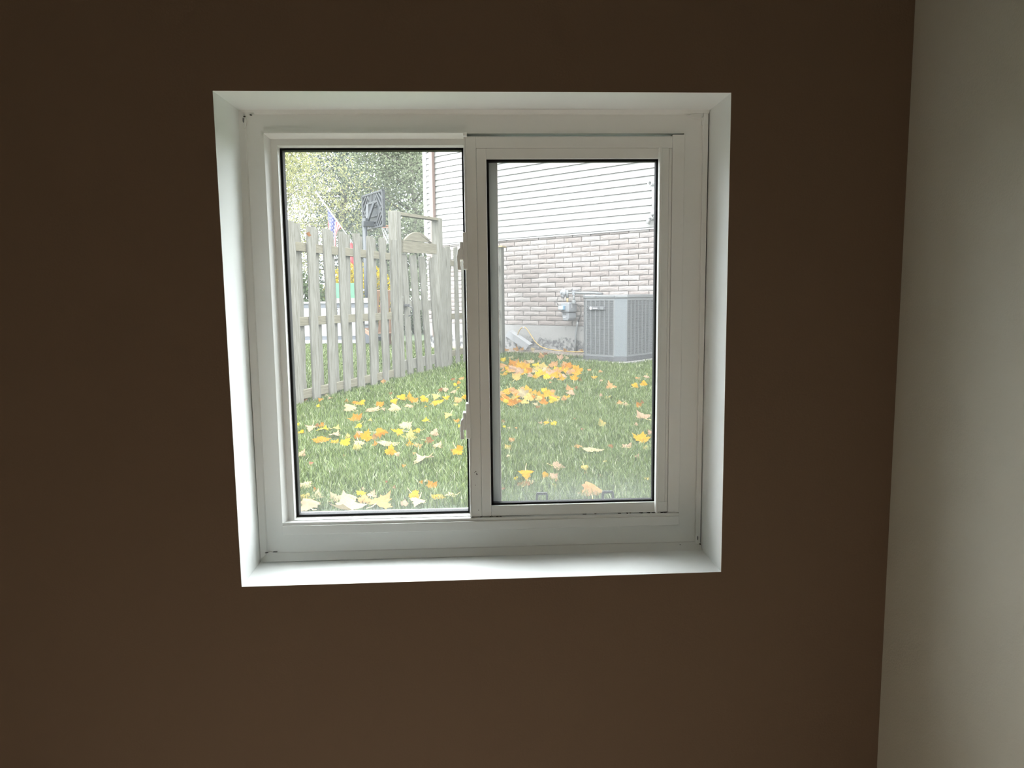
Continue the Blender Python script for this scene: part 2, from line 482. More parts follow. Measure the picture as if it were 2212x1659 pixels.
TLo, TRo, BRo, BLo = (-.4480, .0014, 1.8583), (.4602, .0014, 1.8566), (.4616, .0014, .9701), (-.4457, .0014, .9678)
TLi, TRi, BRi, BLi = (-.4424, .20, 1.8575), (.4652, .20, 1.8593), (.4633, .20, .9720), (-.4484, .20, .9704)
quad_board('reveal_board', (TLi, TRi), (TLo, TRo), (0, 0, T), M['reveal'])
quad_board('reveal_board', (BLi, BRi), (BLo, BRo), (0, 0, -T), M['reveal'])
quad_board('reveal_board', (TLi, BLi), (TLo, BLo), (-T, 0, 0), M['reveal'])
quad_board('reveal_board', (TRi, BRi), (TRo, BRo), (T, 0, 0), M['reveal'])
# jamb frame
def ring_frame(x0, x1, z0, z1, wl_, wr_, wb_, wt_, y0, y1, ch=0.0):
    """picture-frame section; ch slopes the inner edge of the face back by that depth"""
    o_ = [(x0, z0), (x1, z0), (x1, z1), (x0, z1)]
    i_ = [(x0 + wl_, z0 + wb_), (x1 - wr_, z0 + wb_), (x1 - wr_, z1 - wt_), (x0 + wl_, z1 - wt_)]
    v = [(x, y, z) for y, rg in ((y0, o_), (y0 + ch, i_), (y1, i_), (y1, o_)) for x, z in rg]
    f = []
    for k in range(4):
        q = (k + 1) % 4
        for r in range(4):
            f.append((r * 4 + k, r * 4 + q, ((r + 1) % 4) * 4 + q, ((r + 1) % 4) * 4 + k))
    return MB().add(v, f)


ring_frame(-.4455, .4640, .971, 1.858, .045, .0495, .0547, .0425, J, .24).build('jamb', M['vinyl'], win)
# caulk and filler strips around the jamb
MB().prism([(J - .010, 1.8585), (J, 1.8585), (J, 1.851), (J - .004, 1.8525)], 'x', -.44, .462).build('caulk_bead', M['caulk'], win)
MB().prism([(J - .016, .971), (J, .971), (J, .985), (J - .003, .984)], 'x', -.444, .462).build('caulk_bead', M['caulk'], win)
MB().prism([(-.4465, J - .012), (-.4465, J), (-.434, J), (-.436, J - .004)], 'z', .972, 1.857).build('caulk_bead', M['caulk'], win)
MB().box(.4505, .4612, J - .006, J, .975, 1.852).build('filler_strip', M['vinyl'], win, bevel=.0015)
MB().box(.4612, .4640, J - .0015, J, .975, 1.855).build('crack', M['meter_dark'], win)
# smears of old filler in the corners
for cx, cz, w, h in ((-.435, 1.853, .022, .006), (-.437, 1.838, .005, .018), (.44, 1.848, .02, .005), (.452, 1.84, .005, .014), (-.425, .982, .018, .006), (-.437, .979, .01, .006)):
    pts = [(cx + w * math.cos(a) * random.uniform(.7, 1.1), cz + h * math.sin(a) * random.uniform(.7, 1.1)) for a in [k * math.pi / 5 for k in range(10)]]
    MB().prism(pts, 'y', J - .005, J + .001).build('filler_smear', M['caulk'], win, bevel=.001)
for cx, cz, w, h, mk in ((-.4225, 1.8487, .0022, .0008, 'dirt'), (-.4345, 1.8458, .0020, .0009, 'dirt'), (-.4372, 1.839, .0008, .0045, 'meter'), (.4552, .994, .0006, .0045, 'dirt'), (.460, .981, .0011, .0015, 'dirt'), (-.435, .987, .0032, .0008, 'meter'), (-.418, .9885, .0045, .0007, 'meter'), (.418, .981, .0009, .0006, 'meter')):
    MB().prism([(cx + w * math.cos(a), cz + h * math.sin(a)) for a in [k * math.pi / 5 for k in range(10)]], 'y', J - .0075, J - .004).build('gap', M[mk], win)
# fixed-side stop: outer lip, then a face sloping back to the sash
mb = MB()
pl = [(-.4005, .200), (-.4005, J - .013), (-.3985, J - .013), (-.3900, J + .004), (-.3895, .200)]
mb.prism(pl, 'z', 1.0500, 1.8150)
mb.prism([(.200, 1.8155), (J - .013, 1.8155), (J - .013, 1.8135), (J + .004, 1.8055), (.200, 1.8050)], 'x', -.4005, -.0170)
mb.build('stop_bead', M['vinyl'], win)
# bottom track across both lights
mb = MB()
mb.box(-.4000, .4135, J - .013, .132, 1.0250, 1.0440)
mb.box(-.3992, .4130, J - .010, .205, 1.0257, 1.0500)
mb.build('sill_track', M['vinyl'], win, bevel=.0012)
# dark strips: painted shadow line under the track, hairline joints at its end and side bead
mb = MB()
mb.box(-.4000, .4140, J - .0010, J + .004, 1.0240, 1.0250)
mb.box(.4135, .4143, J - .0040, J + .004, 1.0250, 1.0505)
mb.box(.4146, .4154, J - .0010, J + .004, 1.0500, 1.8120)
mb.build('joint_shade', M['meter_dark'], win)
# top track inside the head, with the dark slot over the sliding sash
MB().box(-.0170, .4145, .156, .24, 1.8060, 1.8155).build('head_track', M['vinyl_skytint'], win)
MB().box(.3905, .4145, J - .006, .20, 1.0500, 1.8120).build('side_bead', M['vinyl'], win, bevel=.001)
MB().box(.3895, .3915, .140, .20, 1.0500, 1.8120).build('slot', M['meter_dark'], win)
MB().box(-.020, -.0125, J - .016, J - .002, 1.8075, 1.8150).build('end_block', M['vinyl'], win, bevel=.001)
mb = MB()
for i in range(26):
    x = random.choice([random.uniform(0, .05), random.uniform(.2, .39), random.uniform(.33, .39)])
    s_ = random.uniform(.001, .003)
    mb.box(x - s_, x + s_, .131 + random.uniform(0, .006), .140, 1.0500, 1.0500 + random.uniform(.0005, .0018))
mb.build('track_grime', M['dirt'], win, kind='stuff')

# --- fixed sash
FY = .141
fixed = ring_frame(-.3930, -.0165, 1.0400, 1.8080, .0151, .0025, .0115, .0139, FY, .190).build('fixed_sash', M['vinyl'], win)
ring_frame(-.3779, -.0190, 1.0515, 1.7941, .0022, .0012, .0034, .0034, FY - .0005, .170, ch=.010).build('glazing_bead', M['vinyl'], fixed)
# interlock stile of the fixed light, behind the sliding sash and seen through its pane
MB().box(-.0160, .0440, .158, .188, 1.0430, 1.8045).build('interlock_stile', M['vinyl_skytint'], fixed, bevel=.001)
MB().box(.0440, .0464, .156, .188, 1.0430, 1.8045).build('interlock_lip', M['vinyl'], fixed, bevel=.0006)
gx0, gz0, gz1 = -.3757, 1.0549, 1.7907
ring_frame(gx0, -.0202, gz0, gz1, .0046, .0034, .0042, .0040, FY + .009, .170).build('gasket', M['rubber'], fixed)
g = MB().box(gx0 + .002, -.0215, FY + .013, FY + .016, 0, gz1 - gz0 - .004).build('pane', M['glass'], fixed)
g.location = (0, 0, gz0 + .002)

# --- sliding sash
sx0, sx1, sz0, sz1 = -.0160, .3900, 1.0518, 1.8090
px0, px1, pz0, pz1 = .0242, .3650, 1.0735, 1.7665
mb = MB()
mb.box(sx0, .0045, J - .006, .1535, sz0, sz1)
mb.box(.0049, px0, J - .0055, .1535, sz0, 1.7865)
mb.box(.0045, sx1, J - .006, .1535, 1.7868, sz1)
mb.box(px0, px1, J - .0055, .1535, pz1, 1.7865)
mb.box(px0 + .0004, sx1, J - .0055, .1535, sz0, pz0)
mb.box(px1, .3840, J - .0055, .1535, pz0, 1.7865)
mb.box(.3846, sx1, J - .004, .1535, sz0, 1.7865)
slide = mb.build('sliding_sash', M['vinyl'], win, bevel=.0008)
MB().box(.3620, .3668, J - .020, J - .005, 1.0535, 1.7868).build('pull_rail', M['vinyl'], slide, bevel=.0015)
MB().box(-.0192, -.0160, J - .009, .1535, 1.0500, 1.8075).build('interlock_lip', M['vinyl'], slide, bevel=.0006)
mb = MB()
gw = .0047
mb.box(px0, px0 + gw, J + .001, .153, pz0, pz1)
mb.box(px1 - gw * 1.1, px1, J + .001, .153, pz0, pz1)
mb.box(px0, px1, J + .001, .153, pz1 - gw * .9, pz1)
mb.box(px0, px1, J + .001, .153, pz0, pz0 + gw * .8)
mb.build('gasket', M['rubber'], slide)
g = MB().box(px0 + .002, px1 - .002, .146, .149, 0, pz1 - pz0 - .004).build('pane', M['glass_right'], slide)
g.location = (0, 0, pz0 + .002)
for dx, dz, r in ((0.000, 1.1462, .0011), (.0015, 1.1425, .0009), (.0022, 1.1405, .0013), (-.0022, 1.1445, .0007), (-.001, 1.118, .0007), (.0045, 1.0655, .0008)):
    MB().prism([(-.0065 + dx + r * math.cos(a), dz + r * math.sin(a)) for a in [k * math.pi / 3 for k in range(6)]], 'y', J - .0066, J - .0058).build('scuff', M['meter_dark'], slide)
MB().prism([(.0960, 1.7872), (.1000, 1.7872), (.0990, 1.7882), (.0970, 1.7882)], 'y', J - .0065, J - .0055).build('scuff', M['caulk'], slide)

# --- latches on the free edge of the sliding sash
for zt in (1.6260, 1.2875):
    la = MB()
    la.box(-.0245, -.0155, J - .012, J + .012, zt - .072, zt)
    la.box(-.0305, -.0245, J - .014, J + .010, zt - .054, zt - .018)
    lo = la.build('latch', M['latch'], win, bevel=.0018)
    MB().prism([(-.0305, zt - .030), (-.0345, zt - .034), (-.0368, zt - .048), (-.0360, zt - .0725), (-.0285, zt - .0725), (-.0300, zt - .054)], 'y', J - .013, J - .001).build('lever', M['latch'], lo, bevel=.001)

# --- insect screen outside the sliding light
mb = MB()
mb.box(.0330, .0430, .212, .222, 1.040, 1.806)
mb.box(.3990, .4140, .212, .222, 1.030, 1.806)
mb.box(.0330, .4140, .212, .222, 1.030, 1.052)
mb.box(.0330, .4140, .212, .222, 1.795, 1.812)
scr = mb.build('screen_frame', M['tab'], win)
wires = MB()
pitch, wr = .0016, .00013
x = .040
while x < .399:
    wires.add([(x - wr, .217, 1.05), (x + wr, .217, 1.05), (x, .2173, 1.05), (x - wr, .217, 1.797), (x + wr, .217, 1.797), (x, .2173, 1.797)],
              [(0, 1, 4, 3), (1, 2, 5, 4), (2, 0, 3, 5)])
    x += pitch
z = 1.052
while z < 1.796:
    wires.add([(.039, .2167, z - wr), (.039, .2167, z + wr), (.039, .217, z), (.400, .2167, z - wr), (.400, .2167, z + wr), (.400, .217, z)],
              [(0, 1, 4, 3), (1, 2, 5, 4), (2, 0, 3, 5)])
    z += pitch
wires.build('wire_mesh', M['screenwire'], scr, kind='stuff')
for tx in (.1352, .2790):
    mb = MB()
    mb.prism([(tx - .0145, 1.045), (tx - .0098, 1.045), (tx - .0085, 1.0735), (tx + .0085, 1.0735), (tx + .0098, 1.045), (tx + .0145, 1.045),
              (tx + .0130, 1.0745), (tx + .0110, 1.0785), (tx - .0110, 1.0785), (tx - .0130, 1.0745)], 'y', .207, .212)
    mb.build('pull_tab', M['tab'], scr)

# ================================================================ LAWN
lawn = MB()
lawn.add([(-40, .26, GZ), (40, .26, GZ), (40, 70, GZ), (-40, 70, GZ)], [(0, 1, 2, 3)])
lo = lawn.build('lawn', M['soil_lawn'])
struct(lo)

HDX, HDY = 0.72047874, -0.69347703       # direction of the neighbour's wall
K = 1.018
W0x, W0y, W0z = 1.1666 * K, -1.35 + 12.4278 * K, 1.5 * (1 - K)     # house wall datum
U0x, U0y = 1.1666, 11.0778                                      # cooling unit datum
HROT = math.atan2(HDY, HDX)


def house_pt(X, Y, Z=0.0):
    return (W0x + K * (X * HDX - Y * HDY), W0y + K * (X * HDY + Y * HDX), W0z + K * Z)


def grass_patch(n, xlo, xhi, ylo, yhi, hlo, hhi, wlo, whi, keep):
    y = RNG.uniform(ylo, yhi, n)
    t = (y - ylo) / (yhi - ylo)
    x = (xlo[0] + (xlo[1] - xlo[0]) * t) + RNG.uniform(0, 1, n) * ((xhi[0] + (xhi[1] - xhi[0]) * t) - (xlo[0] + (xlo[1] - xlo[0]) * t))
    k = keep(x, y)
    x, y = x[k], y[k]
    n = len(x)
    clump = np.sin(x * 7.3 + 1.7 * np.sin(y * 5.1)) * np.sin(y * 6.1 + x * 2.2) * .5 + .5
    h = RNG.uniform(hlo, hhi, n) * (.75 + .5 * clump)
    wd = RNG.uniform(wlo, whi, n)
    a = RNG.uniform(0, 2 * np.pi, n)
    lean = RNG.uniform(.1, .85, n) * h
    la = RNG.uniform(0, 2 * np.pi, n)
    cx, sx = np.cos(a) * wd / 2, np.sin(a) * wd / 2
    lx, ly = np.cos(la) * lean, np.sin(la) * lean
    v = np.zeros((n, 5, 3))
    v[:, 0] = np.stack([x - cx, y - sx, np.full(n, GZ)], 1)
    v[:, 1] = np.stack([x + cx, y + sx, np.full(n, GZ)], 1)
    v[:, 2] = np.stack([x - cx * .8 + lx * .35, y - sx * .8 + ly * .35, GZ + h * .6], 1)
    v[:, 3] = np.stack([x + cx * .8 + lx * .35, y + sx * .8 + ly * .35, GZ + h * .6], 1)
    v[:, 4] = np.stack([x + lx, y + ly, GZ + h], 1)
    tone = RNG.uniform(0, 1, n)
    dry = (RNG.uniform(0, 1, n) < .10)[:, None]
    col = np.stack([.026 + .040 * tone, .048 + .041 * tone, .005 + .009 * tone], 1)
    col = np.where(dry, np.stack([.15 + 0 * tone, .15 + .02 * tone, .085 + .02 * tone], 1), col)
    return v, col


def build_grass(name, patches):
    V = np.concatenate([p[0] for p in patches]); CO = np.concatenate([p[1] for p in patches])
    n = len(V)
    me = bpy.data.meshes.new(name)
    me.vertices.add(n * 5); me.vertices.foreach_set('co', V.reshape(-1).astype(np.float32))
    base = np.arange(n)[:, None] * 5
    tri = np.concatenate([base + np.array([[0, 1, 3]]), base + np.array([[0, 3, 2]]), base + np.array([[2, 3, 4]])], 1).reshape(-1)
    me.loops.add(n * 9); me.loops.foreach_set('vertex_index', tri.astype(np.int32))
    me.polygons.add(n * 3)
    me.polygons.foreach_set('loop_start', (np.arange(n * 3) * 3).astype(np.int32))
    at = me.attributes.new('blade_colour', 'FLOAT_COLOR', 'POINT')
    c4 = np.concatenate([np.repeat(CO, 5, 0), np.ones((n * 5, 1))], 1)
    at.data.foreach_set('color', c4.reshape(-1).astype(np.float32))
    me.update(); me.validate()
    o = obj(name, me, M['grass'])
    o['kind'] = 'stuff'; o['label'] = 'short green lawn grass with a few dry blades'; o['category'] = 'grass'
    return o


def keep_lawn(x, y):
    dx, dy = x - W0x, y - W0y
    X = dx * HDX + dy * HDY
    Y = -dx * HDY + dy * HDX
    wall = (Y > -.33 + .05 * np.sin(X * 6)) & (X > -2.95)
    pad = (X > 1.05) & (X < 2.3) & (Y > -1.0)
    return ~(wall | pad)


build_grass('grass', [
    grass_patch(135000, (-1.7, -3.3), (1.5, 2.8), 2.0, 5.2, .028, .058, .0022, .0045, keep_lawn),
    grass_patch(95000, (-2.5, -4.2), (2.2, 3.6), 5.2, 8.6, .030, .055, .004, .007, keep_lawn),
    grass_patch(90000, (-4.5, -5.8), (3.4, 3.0), 8.6, 15.0, .032, .058, .006, .010, keep_lawn),
])

LEAVES = [
    (-1.402, 5.18, 0.038, 0.72, 'yellow', 'small yellow leaf just in front of the second fence picket', 'fallen maple leaves on the lawn'),
    (-1.459, 5.528, 0.048, 0.59, 'amber', 'amber leaf tucked against the foot of the third fence picket', 'fallen maple leaves on the lawn'),
    (-1.614, 5.599, 0.045, 0.73, 'tan', 'tan leaf caught under the bottom rail beside the second picket', 'fallen maple leaves on the lawn'),
    (-1.481, 5.9, 0.038, 0.73, 'cream', 'pale leaf caught under the bottom rail between second and third pickets', 'fallen maple leaves on the lawn'),
    (-1.397, 5.678, 0.049, 0.26, 'pinktan', 'pinkish dry leaf at the foot of the fence near the third picket', 'fallen maple leaves on the lawn'),
    (-1.305, 6.691, 0.042, 0.91, 'paleyellow', 'pale yellow leaf standing behind the fifth picket foot', 'fallen maple leaves on the lawn'),
    (-1.057, 6.99, 0.058, 0.75, 'tan', 'tan leaf lying at the foot of the fence near the gate', 'fallen maple leaves on the lawn'),
    (-1.201, 5.437, 0.044, 0.72, 'amber', 'orange-brown leaf at the fence-side end of the thin leaf row', 'fallen maple leaves on the lawn'),
    (-1.04, 5.261, 0.093, 0.3, 'gold', 'orange-yellow leaf lying in the row behind the upright cream leaf', 'fallen maple leaves on the lawn'),
    (-1.115, 5.343, 0.063, 0.35, 'amber', 'amber leaf just behind the upright cream leaf near the fence', 'fallen maple leaves on the lawn'),
    (-1.097, 4.937, 0.11, 0.48, 'cream', 'large upright cream leaf in the lawn nearest the fence', 'fallen maple leaves on the lawn'),
    (-0.906, 4.907, 0.125, 0.16, 'pinktan', 'flat pinkish-tan leaf between the two upright cream leaves', 'fallen maple leaves on the lawn'),
    (-0.848, 5.136, 0.076, 0.52, 'amber', 'ragged amber leaf beside the second upright cream leaf', 'fallen maple leaves on the lawn'),
    (-0.743, 5.246, 0.066, 0.72, 'gold', 'golden leaf standing behind the second upright cream leaf', 'fallen maple leaves on the lawn'),
    (-0.707, 4.88, 0.106, 0.51, 'cream', 'second upright cream leaf, a little farther from the fence', 'fallen maple leaves on the lawn'),
    (-0.799, 4.895, 0.044, 0.34, 'pinktan', 'tiny pinkish leaf loose in middle grass, stile side of fixed pane', 'tiny loose leaves outside the fixed pane'),
    (-0.863, 5.964, 0.036, 0.6, 'brown', 'small brown leaf behind the golden leaf row by the gate', 'fallen maple leaves on the lawn'),
    (-0.697, 5.49, 0.088, 0.47, 'gold', 'leftmost bright leaf of the golden row in front of the gate', 'fallen maple leaves on the lawn'),
    (-0.647, 5.592, 0.094, 0.59, 'gold', 'tallest golden leaf in the row in front of the gate', 'fallen maple leaves on the lawn'),
    (-0.587, 5.311, 0.086, 0.46, 'amber', 'orange leaf in the middle of the golden row before the gate', 'fallen maple leaves on the lawn'),
    (-0.49, 5.326, 0.082, 0.88, 'gold', 'wide upright golden leaf at the centre of the row before the gate', 'fallen maple leaves on the lawn'),
    (-0.391, 5.49, 0.076, 0.59, 'paleyellow', 'pale cream-yellow leaf atop the golden row before the gate', 'fallen maple leaves on the lawn'),
    (-0.373, 5.209, 0.127, 0.2, 'gold', 'long flat golden leaf at the front of the row before the gate', 'fallen maple leaves on the lawn'),
    (-0.295, 5.514, 0.069, 0.41, 'gold', 'golden leaf at the far end of the row, toward the window stile', 'fallen maple leaves on the lawn'),
    (-0.586, 5.083, 0.076, 0.19, 'pinktan', 'pinkish flat leaf lying just in front of the golden row', 'fallen maple leaves on the lawn'),
    (-0.455, 5.032, 0.032, 0.34, 'gold', 'tiny golden leaf loose in middle grass, stile side of fixed pane', 'tiny loose leaves outside the fixed pane'),
    (-0.379, 6.108, 0.048, 0.9, 'brown', 'rusty curled leaf of the trio behind the golden row', 'fallen maple leaves on the lawn'),
    (-0.326, 6.074, 0.057, 0.73, 'pinktan', 'pale rounded leaf beside the rusty curled leaf', 'fallen maple leaves on the lawn'),
    (-0.248, 5.942, 0.056, 0.47, 'pinktan', 'pale flat leaf nearest the stile behind the golden row', 'fallen maple leaves on the lawn'),
    (-0.242, 6.509, 0.042, 1.13, 'yellow', 'small yellow leaf standing near the end of the fence', 'fallen maple leaves on the lawn'),
    (-0.21, 6.761, 0.048, 0.74, 'amber', 'orange leaf lying near the gate-side end of the fence', 'fallen maple leaves on the lawn'),
    (-0.284, 7.097, 0.05, 0.49, 'brown', 'brown leaf at the grass edge by the far fence section', 'fallen maple leaves on the lawn'),
    (-0.188, 7.122, 0.06, 0.49, 'tan', 'tan leaf at the grass edge by the far fence section', 'fallen maple leaves on the lawn'),
    (-0.205, 6.319, 0.036, 0.48, 'yellow', 'tiny yellow leaf loose in far grass, stile side of fixed pane', 'tiny loose leaves outside the fixed pane'),
    (-0.186, 5.293, 0.074, 0.72, 'tan', 'tan-orange leaf beside the stile, level with the golden row', 'fallen maple leaves on the lawn'),
    (-0.12, 5.443, 0.048, 1.18, 'gold', 'upright gold leaf half hidden by the window stile', 'fallen maple leaves on the lawn'),
    (-0.193, 5.053, 0.039, 0.58, 'paleyellow', 'tiny pale yellow leaf loose in middle grass, stile side of fixed pane', 'tiny loose leaves outside the fixed pane'),
    (-0.961, 4.434, 0.105, 0.44, 'amber', 'spread amber leaf alone in the grass before the cream leaves', 'fallen maple leaves on the lawn'),
    (-0.835, 4.371, 0.035, 0.44, 'paleyellow', 'tiny pale yellow leaf loose in middle grass, fence side of fixed pane', 'tiny loose leaves outside the fixed pane'),
    (-0.882, 4.065, 0.05, 0.62, 'yellow', 'bright yellow leaf above the middle heap of orange leaves', 'fallen maple leaves on the lawn'),
    (-0.533, 3.999, 0.091, 0.43, 'cream', 'cream leaf with its long stem raised over the lawn', 'fallen maple leaves on the lawn'),
    (-0.393, 4.267, 0.076, 0.22, 'yellow', 'flat lemon-yellow leaf lying alone in the grass', 'fallen maple leaves on the lawn'),
    (-0.24, 4.414, 0.065, 0.5, 'paleyellow', 'pale yellow leaf with raised stem near the lower latch', 'fallen maple leaves on the lawn'),
    (-0.159, 4.257, 0.048, 0.44, 'amber', 'small amber leaf close to the lower window latch', 'fallen maple leaves on the lawn'),
    (-0.14, 4.004, 0.027, 0.85, 'yellow', 'tiny yellow leaf loose in middle grass, stile side of fixed pane', 'tiny loose leaves outside the fixed pane'),
    (-1.354, 4.226, 0.027, 0.7, 'yellow', 'tiny yellow leaf loose in middle grass, fence side of fixed pane', 'tiny loose leaves outside the fixed pane'),
    (-1.199, 4.144, 0.048, 0.44, 'brown', 'brown-orange leaf at the back of the leaf drift by the left frame', 'fallen maple leaves on the lawn'),
    (-1.155, 4.137, 0.042, 0.85, 'amber', 'amber leaf standing at the back of the drift by the left frame', 'fallen maple leaves on the lawn'),
    (-1.205, 3.969, 0.081, 0.32, 'pinktan', 'pinkish leaf in the middle of the drift by the left frame', 'fallen maple leaves on the lawn'),
    (-1.257, 3.913, 0.046, 0.32, 'gold', 'golden leaf at the frame end of the drift by the left frame', 'fallen maple leaves on the lawn'),
    (-1.114, 3.993, 0.103, 0.06, 'yellow', 'long flat yellow leaf in the drift by the left frame', 'fallen maple leaves on the lawn'),
    (-1.03, 3.974, 0.091, 0.06, 'paleyellow', 'greenish-yellow leaf at the tip of the drift by the left frame', 'fallen maple leaves on the lawn'),
    (-0.99, 3.758, 0.087, 0.13, 'pinktan', 'tan leaf with curled rim behind the big orange leaf', 'fallen maple leaves on the lawn'),
    (-1.051, 3.592, 0.11, 0.22, 'amber', 'big bright orange leaf lying left of the middle heap', 'fallen maple leaves on the lawn'),
    (-0.957, 3.521, 0.06, 0.2, 'gold', 'golden scrap linking the big orange leaf to the middle heap', 'fallen maple leaves on the lawn'),
    (-0.856, 3.428, 0.07, 0.67, 'yellow', 'yellow leaf at the near left of the middle heap', 'fallen maple leaves on the lawn'),
    (-0.89, 3.669, 0.038, 1.07, 'paleyellow', 'pale upright leaf at the back of the middle heap', 'fallen maple leaves on the lawn'),
    (-0.821, 3.64, 0.044, 1.14, 'amber', 'orange upright leaf in the middle heap', 'fallen maple leaves on the lawn'),
    (-0.815, 3.744, 0.051, 0.68, 'pinktan', 'pinkish leaf at the back of the middle heap', 'fallen maple leaves on the lawn'),
    (-0.744, 3.55, 0.078, 1.13, 'gold', 'tall golden leaf standing at the centre of the middle heap', 'fallen maple leaves on the lawn'),
    (-0.704, 3.631, 0.044, 1.06, 'tan', 'tan leaf leaning beside the tall golden leaf', 'fallen maple leaves on the lawn'),
    (-0.652, 3.636, 0.079, 0.75, 'amber', 'wide orange leaf at the far end of the middle heap', 'fallen maple leaves on the lawn'),
    (-0.67, 3.415, 0.042, 0.66, 'amber', 'orange scrap at the front of the middle heap', 'fallen maple leaves on the lawn'),
    (-0.595, 3.437, 0.141, 0.07, 'cream', 'long flat cream leaf at the front of the middle heap', 'fallen maple leaves on the lawn'),
    (-0.766, 3.421, 0.081, 0.14, 'cream', 'flat cream leaf lying under the tall golden leaf', 'fallen maple leaves on the lawn'),
    (-0.758, 3.268, 0.057, 0.59, 'paleyellow', 'pale orange leaf in front of the middle heap', 'fallen maple leaves on the lawn'),
    (-0.565, 3.745, 0.081, 0.42, 'gold', 'golden leaf touching the broad cream leaf beyond the middle heap', 'fallen maple leaves on the lawn'),
    (-0.464, 3.617, 0.103, 0.47, 'paleyellow', 'broad cream-yellow leaf beyond the middle heap', 'fallen maple leaves on the lawn'),
    (-0.441, 3.848, 0.058, 0.42, 'gold', 'golden leaf behind the broad cream-yellow leaf', 'fallen maple leaves on the lawn'),
    (-0.299, 3.698, 0.057, 0.84, 'pinktan', 'crumpled pinkish leaf above the curled brown leaf', 'fallen maple leaves on the lawn'),
    (-0.313, 3.42, 0.059, 0.66, 'brown', 'curled brown leaf with a shadowed hollow', 'fallen maple leaves on the lawn'),
    (-0.253, 3.296, 0.066, 0.4, 'pinktan', 'tan tail of dry leaf beside the curled brown leaf', 'fallen maple leaves on the lawn'),
    (-0.443, 3.373, 0.047, 0.82, 'gold', 'golden leaf alone between the middle heap and curled brown leaf', 'fallen maple leaves on the lawn'),
    (-0.393, 3.319, 0.058, 0.29, 'tan', 'orange-tan ragged leaf just before the curled brown leaf', 'fallen maple leaves on the lawn'),
    (-0.532, 3.085, 0.066, 1.04, 'gold', 'bent golden leaf alone in front of the middle heap', 'fallen maple leaves on the lawn'),
    (-0.487, 3.058, 0.034, 0.65, 'pinktan', 'pale leaf against the bent golden leaf', 'fallen maple leaves on the lawn'),
    (-0.117, 3.053, 0.071, 0.91, 'gold', 'large golden leaf beside the lower end of the window stile', 'fallen maple leaves on the lawn'),
    (-0.163, 3.142, 0.035, 0.39, 'brown', 'dark brown scrap touching the large golden leaf by the stile', 'fallen maple leaves on the lawn'),
    (-1.072, 3.136, 0.055, 0.59, 'pinktan', 'pale pinkish curled leaf by the left frame', 'fallen maple leaves on the lawn'),
    (-0.96, 2.881, 0.032, 0.39, 'red', 'pinkish-red leaf scrap near the left frame', 'fallen maple leaves on the lawn'),
    (-0.328, 2.866, 0.122, 0.06, 'cream', 'long pale leaf with raised tip lying alone in open grass', 'fallen maple leaves on the lawn'),
    (-0.424, 2.769, 0.025, 0.5, 'amber', 'small orange leaf alone in the open grass', 'fallen maple leaves on the lawn'),
    (-0.48, 2.427, 0.013, 0.78, 'red', 'tiny reddish leaf loose in near grass, stile side of fixed pane', 'tiny loose leaves outside the fixed pane'),
    (-0.426, 2.302, 0.018, 0.77, 'red', 'tiny reddish leaf loose in near grass, stile side of fixed pane', 'tiny loose leaves outside the fixed pane'),
    (-0.876, 2.376, 0.079, 0.25, 'cream', 'broad cream leaf in the lower corner of the fixed pane', 'fallen maple leaves on the lawn'),
    (-0.813, 2.274, 0.024, 1.07, 'amber', 'narrow amber leaf standing on edge by the broad cream leaf', 'fallen maple leaves on the lawn'),
    (-0.295, 2.373, 0.02, 0.77, 'amber', 'small orange scrap beside the bright orange leaf', 'fallen maple leaves on the lawn'),
    (-0.243, 2.31, 0.055, 0.53, 'amber', 'bright orange leaf near the window, beyond the pale pair', 'fallen maple leaves on the lawn'),
    (-0.272, 2.41, 0.022, 0.35, 'cream', 'tiny cream leaf loose in near grass, stile side of fixed pane', 'tiny loose leaves outside the fixed pane'),
    (-0.572, 2.183, 0.044, 0.34, 'yellow', 'lemon-yellow leaf tip above the large orange-tan leaf', 'fallen maple leaves on the lawn'),
    (-0.584, 2.295, 0.028, 0.24, 'pinktan', 'tiny pinkish leaf loose in near grass, fence side of fixed pane', 'tiny loose leaves outside the fixed pane'),
    (-0.513, 2.153, 0.046, 0.46, 'pinktan', 'pale pink leaf behind the large orange-tan leaf', 'fallen maple leaves on the lawn'),
    (-0.443, 1.988, 0.109, 0.35, 'tan', 'largest orange-tan veined leaf just outside the fixed pane', 'fallen maple leaves on the lawn'),
    (-0.537, 2.064, 0.061, 0.45, 'tan', 'pale orange leaf left of the largest orange-tan leaf', 'fallen maple leaves on the lawn'),
    (-0.617, 2.104, 0.076, 0.12, 'cream', 'cream leaf with a long stem just outside the fixed pane', 'fallen maple leaves on the lawn'),
    (-0.685, 2.099, 0.068, 0.46, 'cream', 'cream leaf with fine veins just outside the fixed pane', 'fallen maple leaves on the lawn'),
    (-0.782, 2.158, 0.085, 0.13, 'cream', 'cream and orange leaf along the pane bottom', 'fallen maple leaves on the lawn'),
    (-0.831, 2.121, 0.051, 0.6, 'paleyellow', 'pale orange leaf at the corner behind the pinkish leaf', 'fallen maple leaves on the lawn'),
    (-0.783, 1.977, 0.095, 0.33, 'pinktan', 'large pinkish-orange leaf nearest the pane corner', 'fallen maple leaves on the lawn'),
    (-0.602, 1.971, 0.158, 0.03, 'cream', 'wide speckled cream leaf lying against the pane bottom', 'fallen maple leaves on the lawn'),
    (-0.301, 2.088, 0.055, 0.67, 'gold', 'golden-orange leaf near the pane bottom, beside the long pale pair', 'fallen maple leaves on the lawn'),
    (-0.343, 1.979, 0.034, 0.74, 'pinktan', 'pinkish scrap at the pane bottom', 'fallen maple leaves on the lawn'),
    (-0.287, 1.99, 0.07, 0.27, 'cream', 'pale cream leaf below the golden-orange one', 'fallen maple leaves on the lawn'),
